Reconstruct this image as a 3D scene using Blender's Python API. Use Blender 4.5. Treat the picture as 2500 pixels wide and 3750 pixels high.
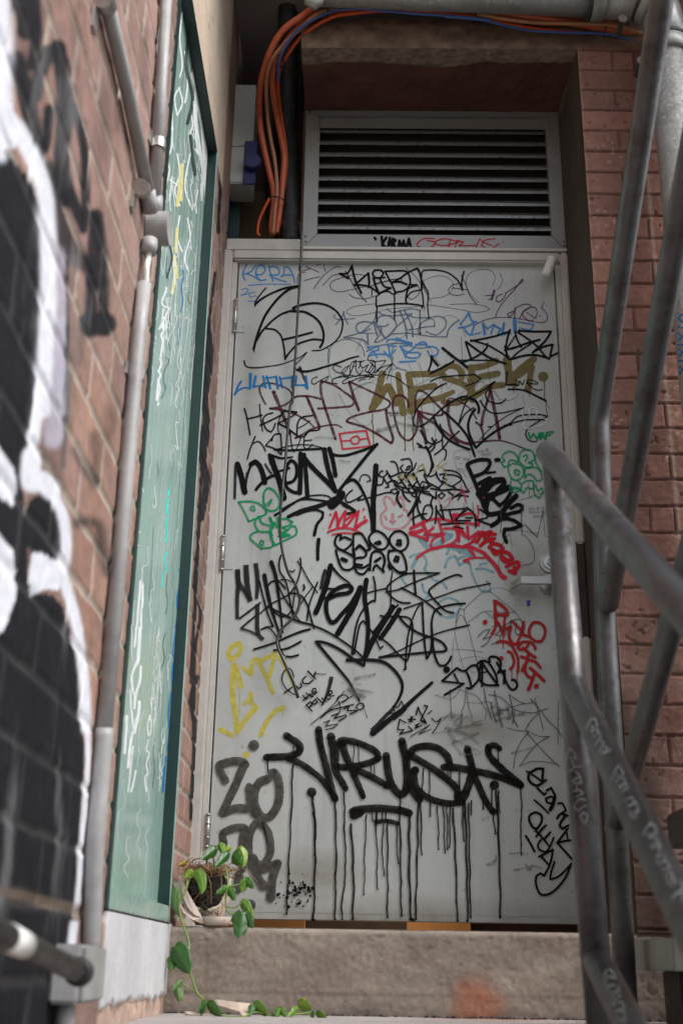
import bpy, bmesh, math, random
import numpy as np
from mathutils import Vector, Matrix
random.seed(7); rng = np.random.default_rng(7)
SC = bpy.context.scene; COL = SC.collection
for o in list(bpy.data.objects): bpy.data.objects.remove(o)

# ------------------------------------------------------------------ camera
F_PX, PITCH, YAW, ROLL = 4364.65, 0.3622547, -0.0139136, 0.0165416
CAM = np.array([0.39755, -3.38344, -0.10759])
_cy, _sy = math.cos(YAW), math.sin(YAW)
_f = np.array([_sy*math.cos(PITCH), _cy*math.cos(PITCH), math.sin(PITCH)])
_r = np.array([_cy, -_sy, 0.]); _u = np.cross(_r, _f)
_R = math.cos(ROLL)*_r + math.sin(ROLL)*_u
_U = -math.sin(ROLL)*_r + math.cos(ROLL)*_u
cd = bpy.data.cameras.new('camera'); cam = bpy.data.objects.new('camera', cd); COL.objects.link(cam)
cam.matrix_world = Matrix(((_R[0], _U[0], -_f[0], CAM[0]), (_R[1], _U[1], -_f[1], CAM[1]), (_R[2], _U[2], -_f[2], CAM[2]), (0, 0, 0, 1)))
cd.sensor_fit = 'VERTICAL'; cd.sensor_height = 36; cd.lens = F_PX/3750*36
cd.clip_start = 0.05; cd.clip_end = 300
cd.dof.use_dof = True; cd.dof.focus_distance = 3.5; cd.dof.aperture_fstop = 3.4
SC.camera = cam

# ------------------------------------------------------------------ light
SUN_EL, SUN_AZ = math.radians(48), math.radians(118)      # azimuth clockwise from +Y
w = bpy.data.worlds.new('World'); SC.world = w; w.use_nodes = True
nt = w.node_tree; nt.nodes.clear()
sky = nt.nodes.new('ShaderNodeTexSky'); sky.sky_type = 'NISHITA'; sky.sun_disc = False
sky.sun_elevation = SUN_EL; sky.sun_rotation = SUN_AZ; sky.dust_density = 2; sky.air_density = 1.0; sky.ozone_density = 1
bg = nt.nodes.new('ShaderNodeBackground'); bg.inputs[1].default_value = 0.12
wo = nt.nodes.new('ShaderNodeOutputWorld'); hs = nt.nodes.new('ShaderNodeHueSaturation'); hs.inputs['Saturation'].default_value = .42; nt.links.new(sky.outputs[0], hs.inputs['Color']); nt.links.new(hs.outputs[0], bg.inputs[0]); nt.links.new(bg.outputs[0], wo.inputs[0])
sl = bpy.data.lights.new('sun', 'SUN'); sl.energy = 1.7; sl.angle = math.radians(35); sl.color = (1, .98, .95)
so = bpy.data.objects.new('sun', sl); COL.objects.link(so)
_d = Vector((math.sin(SUN_AZ)*math.cos(SUN_EL), math.cos(SUN_AZ)*math.cos(SUN_EL), math.sin(SUN_EL)))
so.rotation_euler = _d.to_track_quat('Z', 'Y').to_euler(); so.location = _d*20
SC.view_settings.view_transform = 'Standard'; SC.view_settings.look = 'None'
SC.view_settings.exposure = 1.12; SC.view_settings.gamma = 1
SC.render.engine = 'CYCLES'
SC.cycles.transparent_max_bounces = 24

# ------------------------------------------------------------------ pixel -> world (photo px 2500x3750)
def ray(px, py):
    return (px-1250)/F_PX*_R - (py-1875)/F_PX*_U + _f
def at(px, py, X=None, Y=None, Z=None):
    d = ray(px, py); i = 0 if X is not None else 1 if Y is not None else 2
    v = X if X is not None else Y if Y is not None else Z
    return CAM + d*((v-CAM[i])/d[i])
def V(*a, **k): return Vector(at(*a, **k))
def proj(P):
    P = np.asarray(P) - CAM
    z = P@_f
    return 1250+F_PX*(P@_R)/z, 1875-F_PX*(P@_U)/z

# ------------------------------------------------------------------ materials
def nodes(m):
    m.use_nodes = True; return m.node_tree, m.node_tree.nodes['Principled BSDF']
def N(t, typ, **kw):
    n = t.nodes.new(typ)
    for k, v in kw.items():
        if k.startswith('i_'): n.inputs[k[2:].replace('_', ' ')].default_value = v
        else: setattr(n, k, v)
    return n
def noise(t, scale, detail=6, rough=.6, stretch=None):
    tc = N(t, 'ShaderNodeTexCoord'); n = N(t, 'ShaderNodeTexNoise'); n.inputs['Scale'].default_value = scale
    n.inputs['Detail'].default_value = detail; n.inputs['Roughness'].default_value = rough
    if stretch:
        mp = N(t, 'ShaderNodeMapping'); mp.inputs['Scale'].default_value = stretch
        t.links.new(tc.outputs['Object'], mp.inputs[0]); t.links.new(mp.outputs[0], n.inputs[0])
    else: t.links.new(tc.outputs['Object'], n.inputs[0])
    return n
def ramp(t, src, stops):
    r = N(t, 'ShaderNodeValToRGB'); e = r.color_ramp.elements
    while len(e) < len(stops): e.new(.5)
    for i, (p, c) in enumerate(stops):
        e[i].position = p; e[i].color = (c, c, c, 1) if isinstance(c, (int, float)) else (*c, 1)
    t.links.new(src, r.inputs[0]); return r
def mixc(t, fac, a, b, blend='MIX'):
    m = N(t, 'ShaderNodeMix', data_type='RGBA', blend_type=blend)
    for s, v in ((m.inputs[0], fac), (m.inputs[6], a), (m.inputs[7], b)):
        if hasattr(v, 'is_linked') or isinstance(v, bpy.types.NodeSocket): t.links.new(v, s)
        elif isinstance(v, (int, float)): s.default_value = v
        else: s.default_value = (*v, 1)
    return m.outputs[2]
def bump(t, p, h, strength=.3, dist=.002):
    b = N(t, 'ShaderNodeBump'); b.inputs['Strength'].default_value = strength; b.inputs['Distance'].default_value = dist
    t.links.new(h, b.inputs['Height']); t.links.new(b.outputs[0], p.inputs['Normal']); return b
def mat(name, col, rough=.6, metal=0., var=.25, scale=9, bmp=.25, bscale=120, bdist=.001, dark=None, coat=0, stretch=None, spots=None, rvar=.12):
    """painted or raw surface: base colour with two octaves of wear, fine bump, uneven gloss"""
    m = bpy.data.materials.new(name); t, p = nodes(m)
    n1 = noise(t, scale, 8, .65, stretch); n2 = noise(t, scale*7, 5, .6, stretch)
    dk = dark or tuple(c*(1-var) for c in col); lt = tuple(min(1, c*(1+var*.6)) for c in col)
    c = ramp(t, n1.outputs[0], [(.3, dk), (.5, col), (.72, lt)]).outputs[0]
    c = mixc(t, .35, c, ramp(t, n2.outputs[0], [(.3, tuple(x*(1-var) for x in col)), (.7, lt)]).outputs[0])
    if spots:
        sc_, pc, th = spots
        n3 = noise(t, sc_, 3, .5); c = mixc(t, ramp(t, n3.outputs[0], [(th, 0.), (th+.03, 1.)]).outputs[0], c, pc)
    t.links.new(c, p.inputs['Base Color'])
    rr = ramp(t, n2.outputs[0], [(.3, max(0.05, rough-rvar)), (.7, min(1, rough+rvar))]); t.links.new(rr.outputs[0], p.inputs['Roughness'])
    p.inputs['Metallic'].default_value = metal
    if coat: p.inputs['Coat Weight'].default_value = coat; p.inputs['Coat Roughness'].default_value = .12
    n4 = noise(t, bscale, 4, .6, stretch); bump(t, p, n4.outputs[0], bmp, bdist)
    return m
def relief_mat(name, rough=.8, bmp=.5, spec=.3, grain=.14, s2=38):
    """colour comes from the 'tint' attribute computed with the relief; noise on top"""
    m = bpy.data.materials.new(name); t, p = nodes(m)
    a = N(t, 'ShaderNodeAttribute'); a.attribute_name = 'tint'
    n1 = noise(t, 260, 5, .7); n2 = noise(t, s2, 8, .7)
    c = mixc(t, 1., a.outputs[0], ramp(t, n1.outputs[0], [(.25, 1-grain*1.6), (.75, 1+grain)]).outputs[0], 'MULTIPLY')
    c = mixc(t, 1., c, ramp(t, n2.outputs[0], [(.25, 1-grain), (.75, 1+grain)]).outputs[0], 'MULTIPLY')
    t.links.new(c, p.inputs['Base Color']); p.inputs['Roughness'].default_value = rough
    p.inputs['Specular IOR Level'].default_value = spec
    bump(t, p, n1.outputs[0], bmp, .0012); return m
def paint(name, col, alpha=1., rough=.45, dry=0., dscale=420, var=.15, streak=0):
    """marker or paint stroke: alpha < 1 for thin washes, dry > 0 for a worn nib"""
    m = bpy.data.materials.new(name); t, p = nodes(m)
    n = noise(t, 60, 5, .6)
    c = ramp(t, n.outputs[0], [(.3, tuple(x*(1-var) for x in col)), (.7, tuple(min(1, x*(1+var)) for x in col))])
    t.links.new(c.outputs[0], p.inputs['Base Color']); p.inputs['Roughness'].default_value = rough; p.inputs['Specular IOR Level'].default_value = .07
    if alpha < 1 or dry:
        out = t.nodes['Material Output']; tr = N(t, 'ShaderNodeBsdfTransparent'); mx = N(t, 'ShaderNodeMixShader')
        t.links.new(tr.outputs[0], mx.inputs[1]); t.links.new(p.outputs[0], mx.inputs[2]); t.links.new(mx.outputs[0], out.inputs[0])
        if dry:
            d = noise(t, dscale, 3, .6); lo = .5-.22+dry*.3
            a = ramp(t, d.outputs[0], [(max(0, lo-.08), 0.), (min(1, lo+.08), alpha)])
        else:
            d = noise(t, 45, 4, .6); a = ramp(t, d.outputs[0], [(.3, alpha*(.8 if streak == 0 else .55)), (.7, min(1, alpha*(1.12 if streak == 0 else 1.3)))])
        t.links.new(a.outputs[0], mx.inputs[0])
    return m

# ------------------------------------------------------------------ objects
def tag(o, label=None, cat=None, group=None, kind=None):
    for k, v in (('label', label), ('category', cat), ('group', group), ('kind', kind)):
        if v: o[k] = v
    return o
def thing(name, label, cat, loc, group=None):
    o = bpy.data.objects.new(name, None); COL.objects.link(o); o.location = loc; o.empty_display_size = .05
    return tag(o, label, cat, group)
def base_of(p):
    v = Vector((0, 0, 0))
    while p is not None: v = v + p.location; p = p.parent
    return v
def link(name, me, m, parent=None, smooth=False):
    if m: me.materials.append(m)
    if smooth: me.polygons.foreach_set('use_smooth', [True]*len(me.polygons))
    o = bpy.data.objects.new(name, me); COL.objects.link(o)
    if parent is not None:
        o.parent = parent
        if parent.type == 'EMPTY': o.matrix_parent_inverse = Matrix.Translation(-base_of(parent))
    return o
def obj(name, bm, m, parent=None, smooth=False, bevel=0):
    if bevel: bmesh.ops.bevel(bm, geom=list(bm.edges), offset=bevel, segments=2, affect='EDGES', clamp_overlap=True)
    me = bpy.data.meshes.new(name); bm.to_mesh(me); bm.free()
    o = link(name, me, m, parent, smooth)
    return o
def bx(lo, hi, bm=None):
    bm = bm or bmesh.new()
    v = [bm.verts.new((x, y, z)) for x in (lo[0], hi[0]) for y in (lo[1], hi[1]) for z in (lo[2], hi[2])]
    for f in ((0, 1, 3, 2), (4, 6, 7, 5), (0, 4, 5, 1), (2, 3, 7, 6), (0, 2, 6, 4), (1, 5, 7, 3)): bm.faces.new([v[i] for i in f])
    return bm
def tube(pts, r, seg=20, bm=None, cap=True, wob=0):
    bm = bm or bmesh.new(); pts = [Vector(p) for p in pts]; n = len(pts)
    rs = r if isinstance(r, (list, tuple)) else [r]*n
    tn = [(pts[min(i+1, n-1)]-pts[max(i-1, 0)]).normalized() for i in range(n)]
    a = tn[0].cross(Vector((0.31, 0.2, .93)))
    if a.length < .1: a = tn[0].cross(Vector((1, 0, 0)))
    a.normalize(); rings = []
    for i in range(n):
        a = (a - tn[i]*a.dot(tn[i])).normalized(); b = tn[i].cross(a)
        k = 1+(random.uniform(-wob, wob) if wob else 0)
        rings.append([bm.verts.new(pts[i]+(a*math.cos(2*math.pi*j/seg)+b*math.sin(2*math.pi*j/seg))*rs[i]*k) for j in range(seg)])
    for i in range(n-1):
        for j in range(seg): bm.faces.new((rings[i][j], rings[i][(j+1) % seg], rings[i+1][(j+1) % seg], rings[i+1][j]))
    if cap: bm.faces.new(rings[0][::-1]); bm.faces.new(rings[-1])
    return bm
def spline(P, per=8):
    P = [np.array(p, float) for p in P]; out = []
    if len(P) < 3: return [P[0]+(P[-1]-P[0])*k/per for k in range(per+1)]
    for i in range(len(P)-1):
        p0, p1, p2, p3 = P[max(i-1, 0)], P[i], P[i+1], P[min(i+2, len(P)-1)]
        for k in range(per):
            s = k/per; out.append(.5*((2*p1)+(p2-p0)*s+(2*p0-5*p1+4*p2-p3)*s*s+(3*p1-p0-3*p2+p3)*s**3))
    out.append(P[-1]); return out
def fillet(P, rad=.05, per=8):
    """polyline with rounded corners"""
    P = [Vector(p) for p in P]; out = [P[0]]
    for i in range(1, len(P)-1):
        a, b, c = P[i-1], P[i], P[i+1]; r = min(rad, (a-b).length*.45, (c-b).length*.45)
        s = b+(a-b).normalized()*r; e = b+(c-b).normalized()*r
        for k in range(per+1):
            q = k/per; out.append((1-q)**2*s+2*q*(1-q)*b+q*q*e)
    return out+[P[-1]]
def grid_mesh(name, P, tint, m, parent=None, keep=None, flip=False, smooth=True):
    """P: (nu,nv,3) positions, tint: (nu,nv,3) colours"""
    nu, nv = P.shape[:2]; me = bpy.data.meshes.new(name)
    idx = np.arange(nu*nv).reshape(nu, nv)
    q = np.stack([idx[:-1, :-1], idx[1:, :-1], idx[1:, 1:], idx[:-1, 1:]], -1)
    if flip: q = q[..., ::-1]
    q = q[keep] if keep is not None else q.reshape(-1, 4)
    me.vertices.add(nu*nv); me.vertices.foreach_set('co', P.reshape(-1).astype(np.float32))
    nf = len(q); me.loops.add(nf*4); me.loops.foreach_set('vertex_index', q.reshape(-1).astype(np.int32))
    me.polygons.add(nf); me.polygons.foreach_set('loop_start', np.arange(0, nf*4, 4, dtype=np.int32)); me.polygons.foreach_set('loop_total', np.full(nf, 4, np.int32))
    me.update(calc_edges=True)
    a = me.color_attributes.new('tint', 'FLOAT_COLOR', 'POINT')
    c = np.concatenate([tint.reshape(-1, 3), np.ones((nu*nv, 1))], 1); a.data.foreach_set('color', c.reshape(-1).astype(np.float32))
    me.validate()
    return link(name, me, m, parent, smooth)
def vnoise(U, Vv, s, seed=0):
    """value noise on arrays, wavelength s"""
    r = np.random.default_rng(seed); T = r.random((256, 256))
    x = U/s+1000; y = Vv/s+1000; xi = np.floor(x).astype(int); yi = np.floor(y).astype(int); fx = x-xi; fy = y-yi
    fx = fx*fx*(3-2*fx); fy = fy*fy*(3-2*fy)
    g = lambda a, b: T[a % 256, b % 256]
    return (g(xi, yi)*(1-fx)+g(xi+1, yi)*fx)*(1-fy)+(g(xi, yi+1)*(1-fx)+g(xi+1, yi+1)*fx)*fy
def fnoise(U, Vv, s, seed=0, oct=4):
    o = 0; a = .5; tot = 0
    for k in range(oct): o = o+a*vnoise(U, Vv, s/2**k, seed+k); tot += a; a *= .55
    return o/tot
def sstep(a, b, x):
    t = np.clip((x-a)/(b-a), 0, 1); return t*t*(3-2*t)
def segdist(PX, PY, pts):
    d = np.full(PX.shape, 1e9)
    for (x0, y0), (x1, y1) in zip(pts[:-1], pts[1:]):
        dx, dy = x1-x0, y1-y0; L = dx*dx+dy*dy+1e-9
        t = np.clip(((PX-x0)*dx+(PY-y0)*dy)/L, 0, 1)
        d = np.minimum(d, np.hypot(PX-x0-t*dx, PY-y0-t*dy))
    return d
def inpoly(PX, PY, poly):
    c = np.zeros(PX.shape, bool); n = len(poly)
    for i in range(n):
        x0, y0 = poly[i]; x1, y1 = poly[(i+1) % n]
        if y0 == y1: continue
        k = ((y0 > PY) != (y1 > PY)) & (PX < (x1-x0)*(PY-y0)/(y1-y0)+x0); c ^= k
    return c
def bricks(U, Z, zref, course=.0773, joints=None, u0=0, full=.23, mort=.0085, seed=1, wob=.0035):
    """returns (distance to nearest joint edge, brick id random, joint mask)"""
    Uw = U+(fnoise(U, Z, .09, seed+50, 3)-.5)*wob*2; Zw = Z+(fnoise(U, Z, .12, seed+60, 3)-.5)*wob*2
    row = np.floor((Zw-zref)/course).astype(int); fz = (Zw-zref)-row*course
    dz = np.minimum(fz, course-fz)
    par = (row % 2)
    if joints is None:
        off = np.where(par == 0, 0., full*.5); bw = full
        uu = Uw-u0+off; ci = np.floor(uu/bw).astype(int); fu = uu-ci*bw; du = np.minimum(fu, bw-fu)
    else:
        ci = np.zeros(U.shape, int); du = np.full(U.shape, 9.)
        for k in (0, 1):
            for j in joints[k]:
                s = par == k
                du[s] = np.minimum(du[s], np.abs(Uw[s]-j)); ci[s] += (Uw[s] > j)
    d = np.minimum(dz, du)-mort/2
    T = np.random.default_rng(seed).random((512, 512)); idr = T[(row*7+300) % 512, (ci*13+200) % 512]; idr2 = T[(row*11+100) % 512, (ci*5+40) % 512]
    return d, idr, idr2
# ------------------------------------------------------------------ materials in use
M = dict(
 door=mat('door_paint', (.465, .475, .455), .42, var=.1, scale=4, bmp=.12, bscale=300, spots=(55, (.36, .35, .31), .66)),
 frame=mat('frame_paint', (.52, .49, .45), .5, var=.18, scale=7, bmp=.3, bscale=180, spots=(160, (.25, .22, .19), .7)),
 alu=mat('vent_metal', (.30, .30, .29), .5, .35, var=.15, scale=10, bmp=.15, bscale=200),
 slat=mat('vent_slat_metal', (.23, .23, .225), .38, .6, var=.3, scale=25, bmp=.3, bscale=160, spots=(60, (.10, .10, .08), .6)),
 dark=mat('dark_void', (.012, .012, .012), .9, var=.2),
 galv=mat('weathered_galvanised_steel', (.125, .128, .132), .37, .65, var=.4, scale=9, dark=(.038, .024, .019), bmp=.25, bscale=110),
 drain=mat('galvanised_drain_metal', (.36, .36, .35), .42, .5, var=.3, scale=14, bmp=.35, bscale=90, spots=(70, (.5, .5, .47), .62)),
 clamp=mat('cast_clamp_metal', (.30, .31, .29), .5, .4, var=.3, scale=20, bmp=.4),
 conduit=mat('grey_conduit_plastic', (.34, .335, .33), .5, 0, var=.3, scale=7, bmp=.2),
 white=mat('white_plastic', (.78, .77, .74), .4, 0, var=.1, scale=30, bmp=.2, spots=(120, (.06, .05, .05), .66)),
 steel=mat('brushed_steel', (.36, .355, .34), .45, .85, var=.1, scale=40, bmp=.1),
 chrome=mat('hinge_steel', (.45, .43, .4), .35, .7, var=.35, scale=40, bmp=.2),
 green=mat('green_window_paint', (.30, .455, .405), .26, 0, var=.1, scale=3, bmp=.05, bscale=30, coat=.5, stretch=(1, 1, .12)),
 greenf=mat('green_frame_paint', (.008, .030, .026), .4, 0, var=.15, scale=8, spots=(330, (.2, .3, .26), .70)),
 concrete=mat('grey_concrete', (.33, .30, .28), .85, 0, var=.2, scale=6, bmp=.6, bscale=150, bdist=.002),
 tread=mat('precast_concrete', (.26, .25, .22), .8, 0, var=.25, scale=9, bmp=.5, bscale=150, bdist=.002),
 brown=mat('brown_niche_paint', (.15, .095, .072), .8, 0, var=.3, scale=8, bmp=.4, bscale=80, bdist=.002),
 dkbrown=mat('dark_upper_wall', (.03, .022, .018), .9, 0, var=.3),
 soffit=mat('dark_red_soffit_paint', (.055, .024, .019), .8, 0, var=.35, scale=5, bmp=.4, bscale=80, bdist=.002),
 reveal=mat('dark_brown_reveal_paint', (.075, .06, .05), .7, 0, var=.3, scale=7, bmp=.4, bscale=90, bdist=.002, stretch=(1, 1, .3)),
 board=mat('stained_board', (.20, .13, .07), .7, 0, var=.25, scale=12),
 box=mat('grey_box_plastic', (.42, .42, .38), .4, 0, var=.08, scale=20, bmp=.1),
 navy=mat('navy_switch_plastic', (.02, .022, .11), .4, 0, var=.2),
 salmon=mat('faded_orange_cable', (.58, .125, .055), .45, 0, var=.25, scale=16, bmp=.1),
 tan=mat('tan_cable', (.45, .20, .10), .5, 0, var=.35, scale=22),
 orange=mat('orange_cable', (.55, .075, .015), .4, 0, var=.2, scale=16),
 blue=mat('blue_cable', (.04, .10, .30), .4, 0, var=.2),
 rubber=mat('black_rubber', (.030, .031, .034), .6, 0, var=.4, scale=14, bmp=.3, spots=(30, (.05, .05, .05), .62)),
 cable=mat('black_cable', (.018, .017, .015), .3, 0, var=.2, coat=.3),
 handrail=mat('dark_bronze_rail', (.028, .026, .024), .42, .2, var=.25, scale=10),
 pot=mat('broken_pot_ceramic', (.56, .44, .37), .5, 0, var=.15, scale=18, bmp=.25, spots=(80, (.25, .15, .1), .66)),
 potedge=mat('raw_pot_edge', (.62, .54, .42), .8, 0, var=.2, scale=40),
 soil=mat('dark_soil', (.018, .013, .010), .95, 0, var=.6, scale=60, bmp=1, bscale=200, bdist=.004),
 root=mat('dry_roots', (.30, .17, .08), .8, 0, var=.3, scale=60),
 stem=mat('vine_stem', (.16, .25, .05), .5, 0, var=.25, scale=40),
 wood=mat('orange_wood', (.62, .33, .13), .5, 0, var=.15, scale=6),
 asphalt=mat('alley_asphalt', (.07, .07, .07), .9, 0, var=.3, scale=3, bmp=.6, bscale=60, bdist=.004),
 far=mat('pale_render', (.42, .40, .37), .85, 0, var=.12, scale=1.5),
 gutter=mat('dirty_slat_metal', (.2, .2, .19), .5, .4, var=.5, scale=40),
 rust=mat('dark_stair_steel', (.06, .045, .04), .7, .3, var=.4, scale=12, bmp=.4),
 tie=mat('black_cable_tie', (.01, .01, .01), .5),
 brick=relief_mat('painted_brick', .72, .6, .2, .2, 60), brickl=relief_mat('muralled_brick', .68, .35, .12, .13),
 stone=relief_mat('worn_stone', .88, .6, .15, .15, 70), leafm=None,
)
# door paint: faint buffed patches, vertical grime streaks, specks
t, p = nodes(M['door']); src = p.inputs['Base Color'].links[0].from_socket
nb = noise(t, 2.3, 5, .6); c = mixc(t, 1., src, ramp(t, nb.outputs[0], [(.3, .86), (.5, 1.), (.7, 1.07)]).outputs[0], 'MULTIPLY')
ns_ = noise(t, 9, 7, .7, (2.2, 1, .16)); c = mixc(t, 1., c, ramp(t, ns_.outputs[0], [(.28, .80), (.46, 1.), (.8, 1.03)]).outputs[0], 'MULTIPLY')
ng = noise(t, 26, 8, .75); c = mixc(t, ramp(t, ng.outputs[0], [(.60, 0.), (.74, .45)]).outputs[0], c, (.26, .24, .19))
nsp = noise(t, 240, 2, .5); c = mixc(t, ramp(t, nsp.outputs[0], [(.72, 0.), (.75, .7)]).outputs[0], c, (.12, .11, .09))
t.links.new(c, p.inputs['Base Color'])
t, p = nodes(M['galv']); src = p.inputs['Base Color'].links[0].from_socket
nr1 = noise(t, 11, 8, .75, (1, 1, .55)); f1 = ramp(t, nr1.outputs[0], [(.50, 0.), (.66, .85)]).outputs[0]
c = mixc(t, f1, src, (.055, .034, .026)); t.links.new(c, p.inputs['Base Color'])
f2 = ramp(t, nr1.outputs[0], [(.50, .65), (.66, .25)]).outputs[0]; t.links.new(f2, p.inputs['Metallic'])
# hand grime round the lever, kicked lower edge: dirt with its own blotchy outline
t, p = nodes(M['door']); src = p.inputs['Base Color'].links[0].from_socket
tc = N(t, 'ShaderNodeTexCoord'); nd = noise(t, 14, 7, .7)
def blob(cx, cz, rx, rz):
    mp = N(t, 'ShaderNodeMapping', vector_type='POINT'); mp.inputs['Location'].default_value = (-cx/rx, 0, -cz/rz); mp.inputs['Scale'].default_value = (1/rx, 0, 1/rz)
    t.links.new(tc.outputs['Object'], mp.inputs[0]); gr = N(t, 'ShaderNodeTexGradient', gradient_type='SPHERICAL'); t.links.new(mp.outputs[0], gr.inputs[0])
    mm = N(t, 'ShaderNodeMath', operation='MULTIPLY'); t.links.new(gr.outputs[1], mm.inputs[0]); t.links.new(nd.outputs[0], mm.inputs[1]); return mm.outputs[0]
for cx, cz, rx, rz, k in ((.90, .97, .13, .22, .9), (.5, .0, .8, .10, .9), (.74, .52, .18, .09, .8), (.30, .12, .2, .1, .8), (.05, 1.6, .07, .5, .6)):
    src = mixc(t, ramp(t, blob(cx, cz, rx, rz), [(.12, 0.), (.55, k)]).outputs[0], src, (.21, .19, .15))
t.links.new(src, p.inputs['Base Color'])
# leaf: green with soft light through it
lm = bpy.data.materials.new('leaf'); t, p = nodes(lm); n1 = noise(t, 18, 4); a = N(t, 'ShaderNodeAttribute'); a.attribute_name = 'tint'
c = mixc(t, 1., a.outputs[0], ramp(t, n1.outputs[0], [(.3, .8), (.7, 1.15)]).outputs[0], 'MULTIPLY')
t.links.new(c, p.inputs['Base Color']); p.inputs['Roughness'].default_value = .32; p.inputs['Subsurface Weight'].default_value = 0
tl = N(t, 'ShaderNodeBsdfTranslucent'); t.links.new(c, tl.inputs[0]); mx = N(t, 'ShaderNodeMixShader'); mx.inputs[0].default_value = .25
t.links.new(p.outputs[0], mx.inputs[1]); t.links.new(tl.outputs[0], mx.inputs[2]); t.links.new(mx.outputs[0], t.nodes['Material Output'].inputs[0])
M['leafm'] = lm

XW = -.045                     # left wall face
ZS, ZL = -.026, -.222          # step top, landing
YF = -.36                      # pier / step / lintel front
W_Y0, W_Y1, W_Z0, W_Z1 = -1.15, -.363, -.024, 2.212     # window opening in the left wall

# ------------------------------------------------------------------ ground
g = bx((-40, -60, -1.75), (60, 20, -1.7)); tag(obj('ground', g, M['asphalt']), 'dark asphalt floor of the alley below the stairs', 'ground', kind='structure')
nu, nv = 420, 260
U, Vv = np.meshgrid(np.linspace(XW, 2.2, nu), np.linspace(-1.45, YF+.002, nv), indexing='ij')
h = (fnoise(U, Vv, .25, 3)-.5)*.004+(fnoise(U, Vv, .012, 4)-.5)*.0012
P = np.stack([U, Vv, ZL+h], -1)
n_ = fnoise(U, Vv, .12, 9)[..., None]
T = np.array([.40, .36, .35])*(.8+.4*n_)
o_ = np.exp(-((U-.72)**2/.02+(Vv+.42)**2/.004))[..., None]*.5
T = T*(1-o_)+np.array([.45, .16, .08])*o_
foot_dark = sstep(YF-.02, YF, Vv)[..., None]*(fnoise(U, Vv, .03, 21)[..., None] > .45)  # broken dark strip along the foot of the step
T = T*(1-.85*foot_dark)
tag(grid_mesh('landing', P, T, M['stone']), 'pale concrete stair landing in front of the raised doorstep', 'landing', kind='structure')
tag(obj('landing_slab', bx((XW, -1.45, ZL-.16), (2.2, YF+.3, ZL-.004)), M['concrete']), 'concrete slab under the landing', 'landing slab', kind='structure')
st = thing('concrete_stairs', 'concrete stairs going down from the landing towards the viewer', 'stairs', (.4, -1.45, ZL-.16))
for k in range(8):
    obj('step', bx((XW+.002, -1.45-.27*(k+1), ZL-.185*(k+1)-.14-k*.001), (.88, -1.45-.27*k+.02, ZL-.185*(k+1))), M['concrete'], st)

# ------------------------------------------------------------------ left brick wall with mural
du = .0055
ys = np.arange(-2.62, -.0005, du); zs = np.arange(-.235, 3.3, du)
U, Z = np.meshgrid(ys, zs, indexing='ij')
PX, PY = proj(np.stack([np.full(U.shape, XW), U, Z], -1))
d, r1, r2 = bricks(U, Z, -.003, joints=None, u0=-.36, seed=5, full=.115)
d2, r12, r22 = bricks(U, Z, -.038, joints=None, u0=-1.62, seed=8, full=.29, course=.0985, mort=.0105, wob=.005)
nr_ = U < -1.0; d = np.where(nr_, d2, d); r1 = np.where(nr_, r12, r1); r2 = np.where(nr_, r22, r2)
face = sstep(0, .004, d)
h = face*.0035+(fnoise(U, Z, .02, 31)-.5)*.003*face+(fnoise(U, Z, .006, 33, 2)-.5)*.0012
base = np.array([.29, .19, .155])[None, None]*(.75+.5*r1[..., None])
base = base*(1-.5*r2[..., None])+np.array([.27, .18, .17])*.5*r2[..., None]
hot = sstep(.45, .75, fnoise(U, Z, .5, 41))[..., None]*sstep(.3, 1.3, 2.2-Z)[..., None]
base = base*(1-.5*hot)+np.array([.38, .20, .125])*.5*hot
pk = sstep(.5, .7, fnoise(U, Z, .35, 44))[..., None]
base = base*(1-.25*pk)+np.array([.40, .23, .21])*.25*pk
mort = np.array([.38, .32, .27])*(.8+.4*fnoise(U, Z, .05, 12)[..., None])
T = mort*(1-face[..., None])+base*face[..., None]
T = T*(.8+.4*fnoise(U, Z, .04, 71)[..., None])
smut = sstep(.5, .75, fnoise(U, Z, .18, 81))[..., None]; T = T*(1-.35*smut)
# mural paint; traced from the photo and laid on the wall plane
def sc(x0, y0, s, pts): return [(x0+x/s, y0+y/s) for x, y in pts]
R1 = lambda *p: sc(0, 0, 1.568, p); R4 = lambda *p: sc(0, 1200, 1.568, p); R5 = lambda *p: sc(0, 2250, 1.568, p)
BLK, WHT, LIL = (.014, .0145, .018), (.70, .71, .77), (.42, .40, .47)
paintops = []
def st_(pts, wd, col, a=1., soft=8):
    soft = soft*1.7 if pts[0][0] < 640 else soft
    paintops.append(('s', pts, wd*(1.25 if col is BLK and wd > 45 else 1)/1.568, col, a, soft))
def po_(pts, col, a=1., soft=0): paintops.append(('p', pts, 0, col, a, soft))
st_(R1((345, 1450), (350, 1900), (350, 2352)), 80, LIL, .8); st_(R4((345, 0), (330, 300), (310, 640)), 110, LIL, .8)
st_(R1((388, 1500), (392, 1900), (395, 2352)), 14, BLK, .8, 6); st_(R4((392, 0), (385, 450), (365, 800)), 14, BLK, .8, 6)
Q_ = lambda wd, *p: paintops.append(('s', list(p), wd, BLK, .93, 9))
Q_(78, (75, -20), (100, 60), (100, 110)); Q_(44, (125, 0), (135, 120), (118, 240)); Q_(64, (62, 215), (90, 330), (118, 450), (135, 560)); Q_(54, (180, 190), (150, 260), (130, 350))
Q_(62, (212, 175), (236, 300), (236, 450), (226, 600), (250, 730)); Q_(34, (264, 388), (298, 480), (312, 600), (314, 740), (304, 840)); Q_(30, (268, 395), (250, 450)); Q_(46, (232, 640), (264, 730), (300, 810)); Q_(40, (150, 560), (170, 520), (180, 400))
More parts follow.
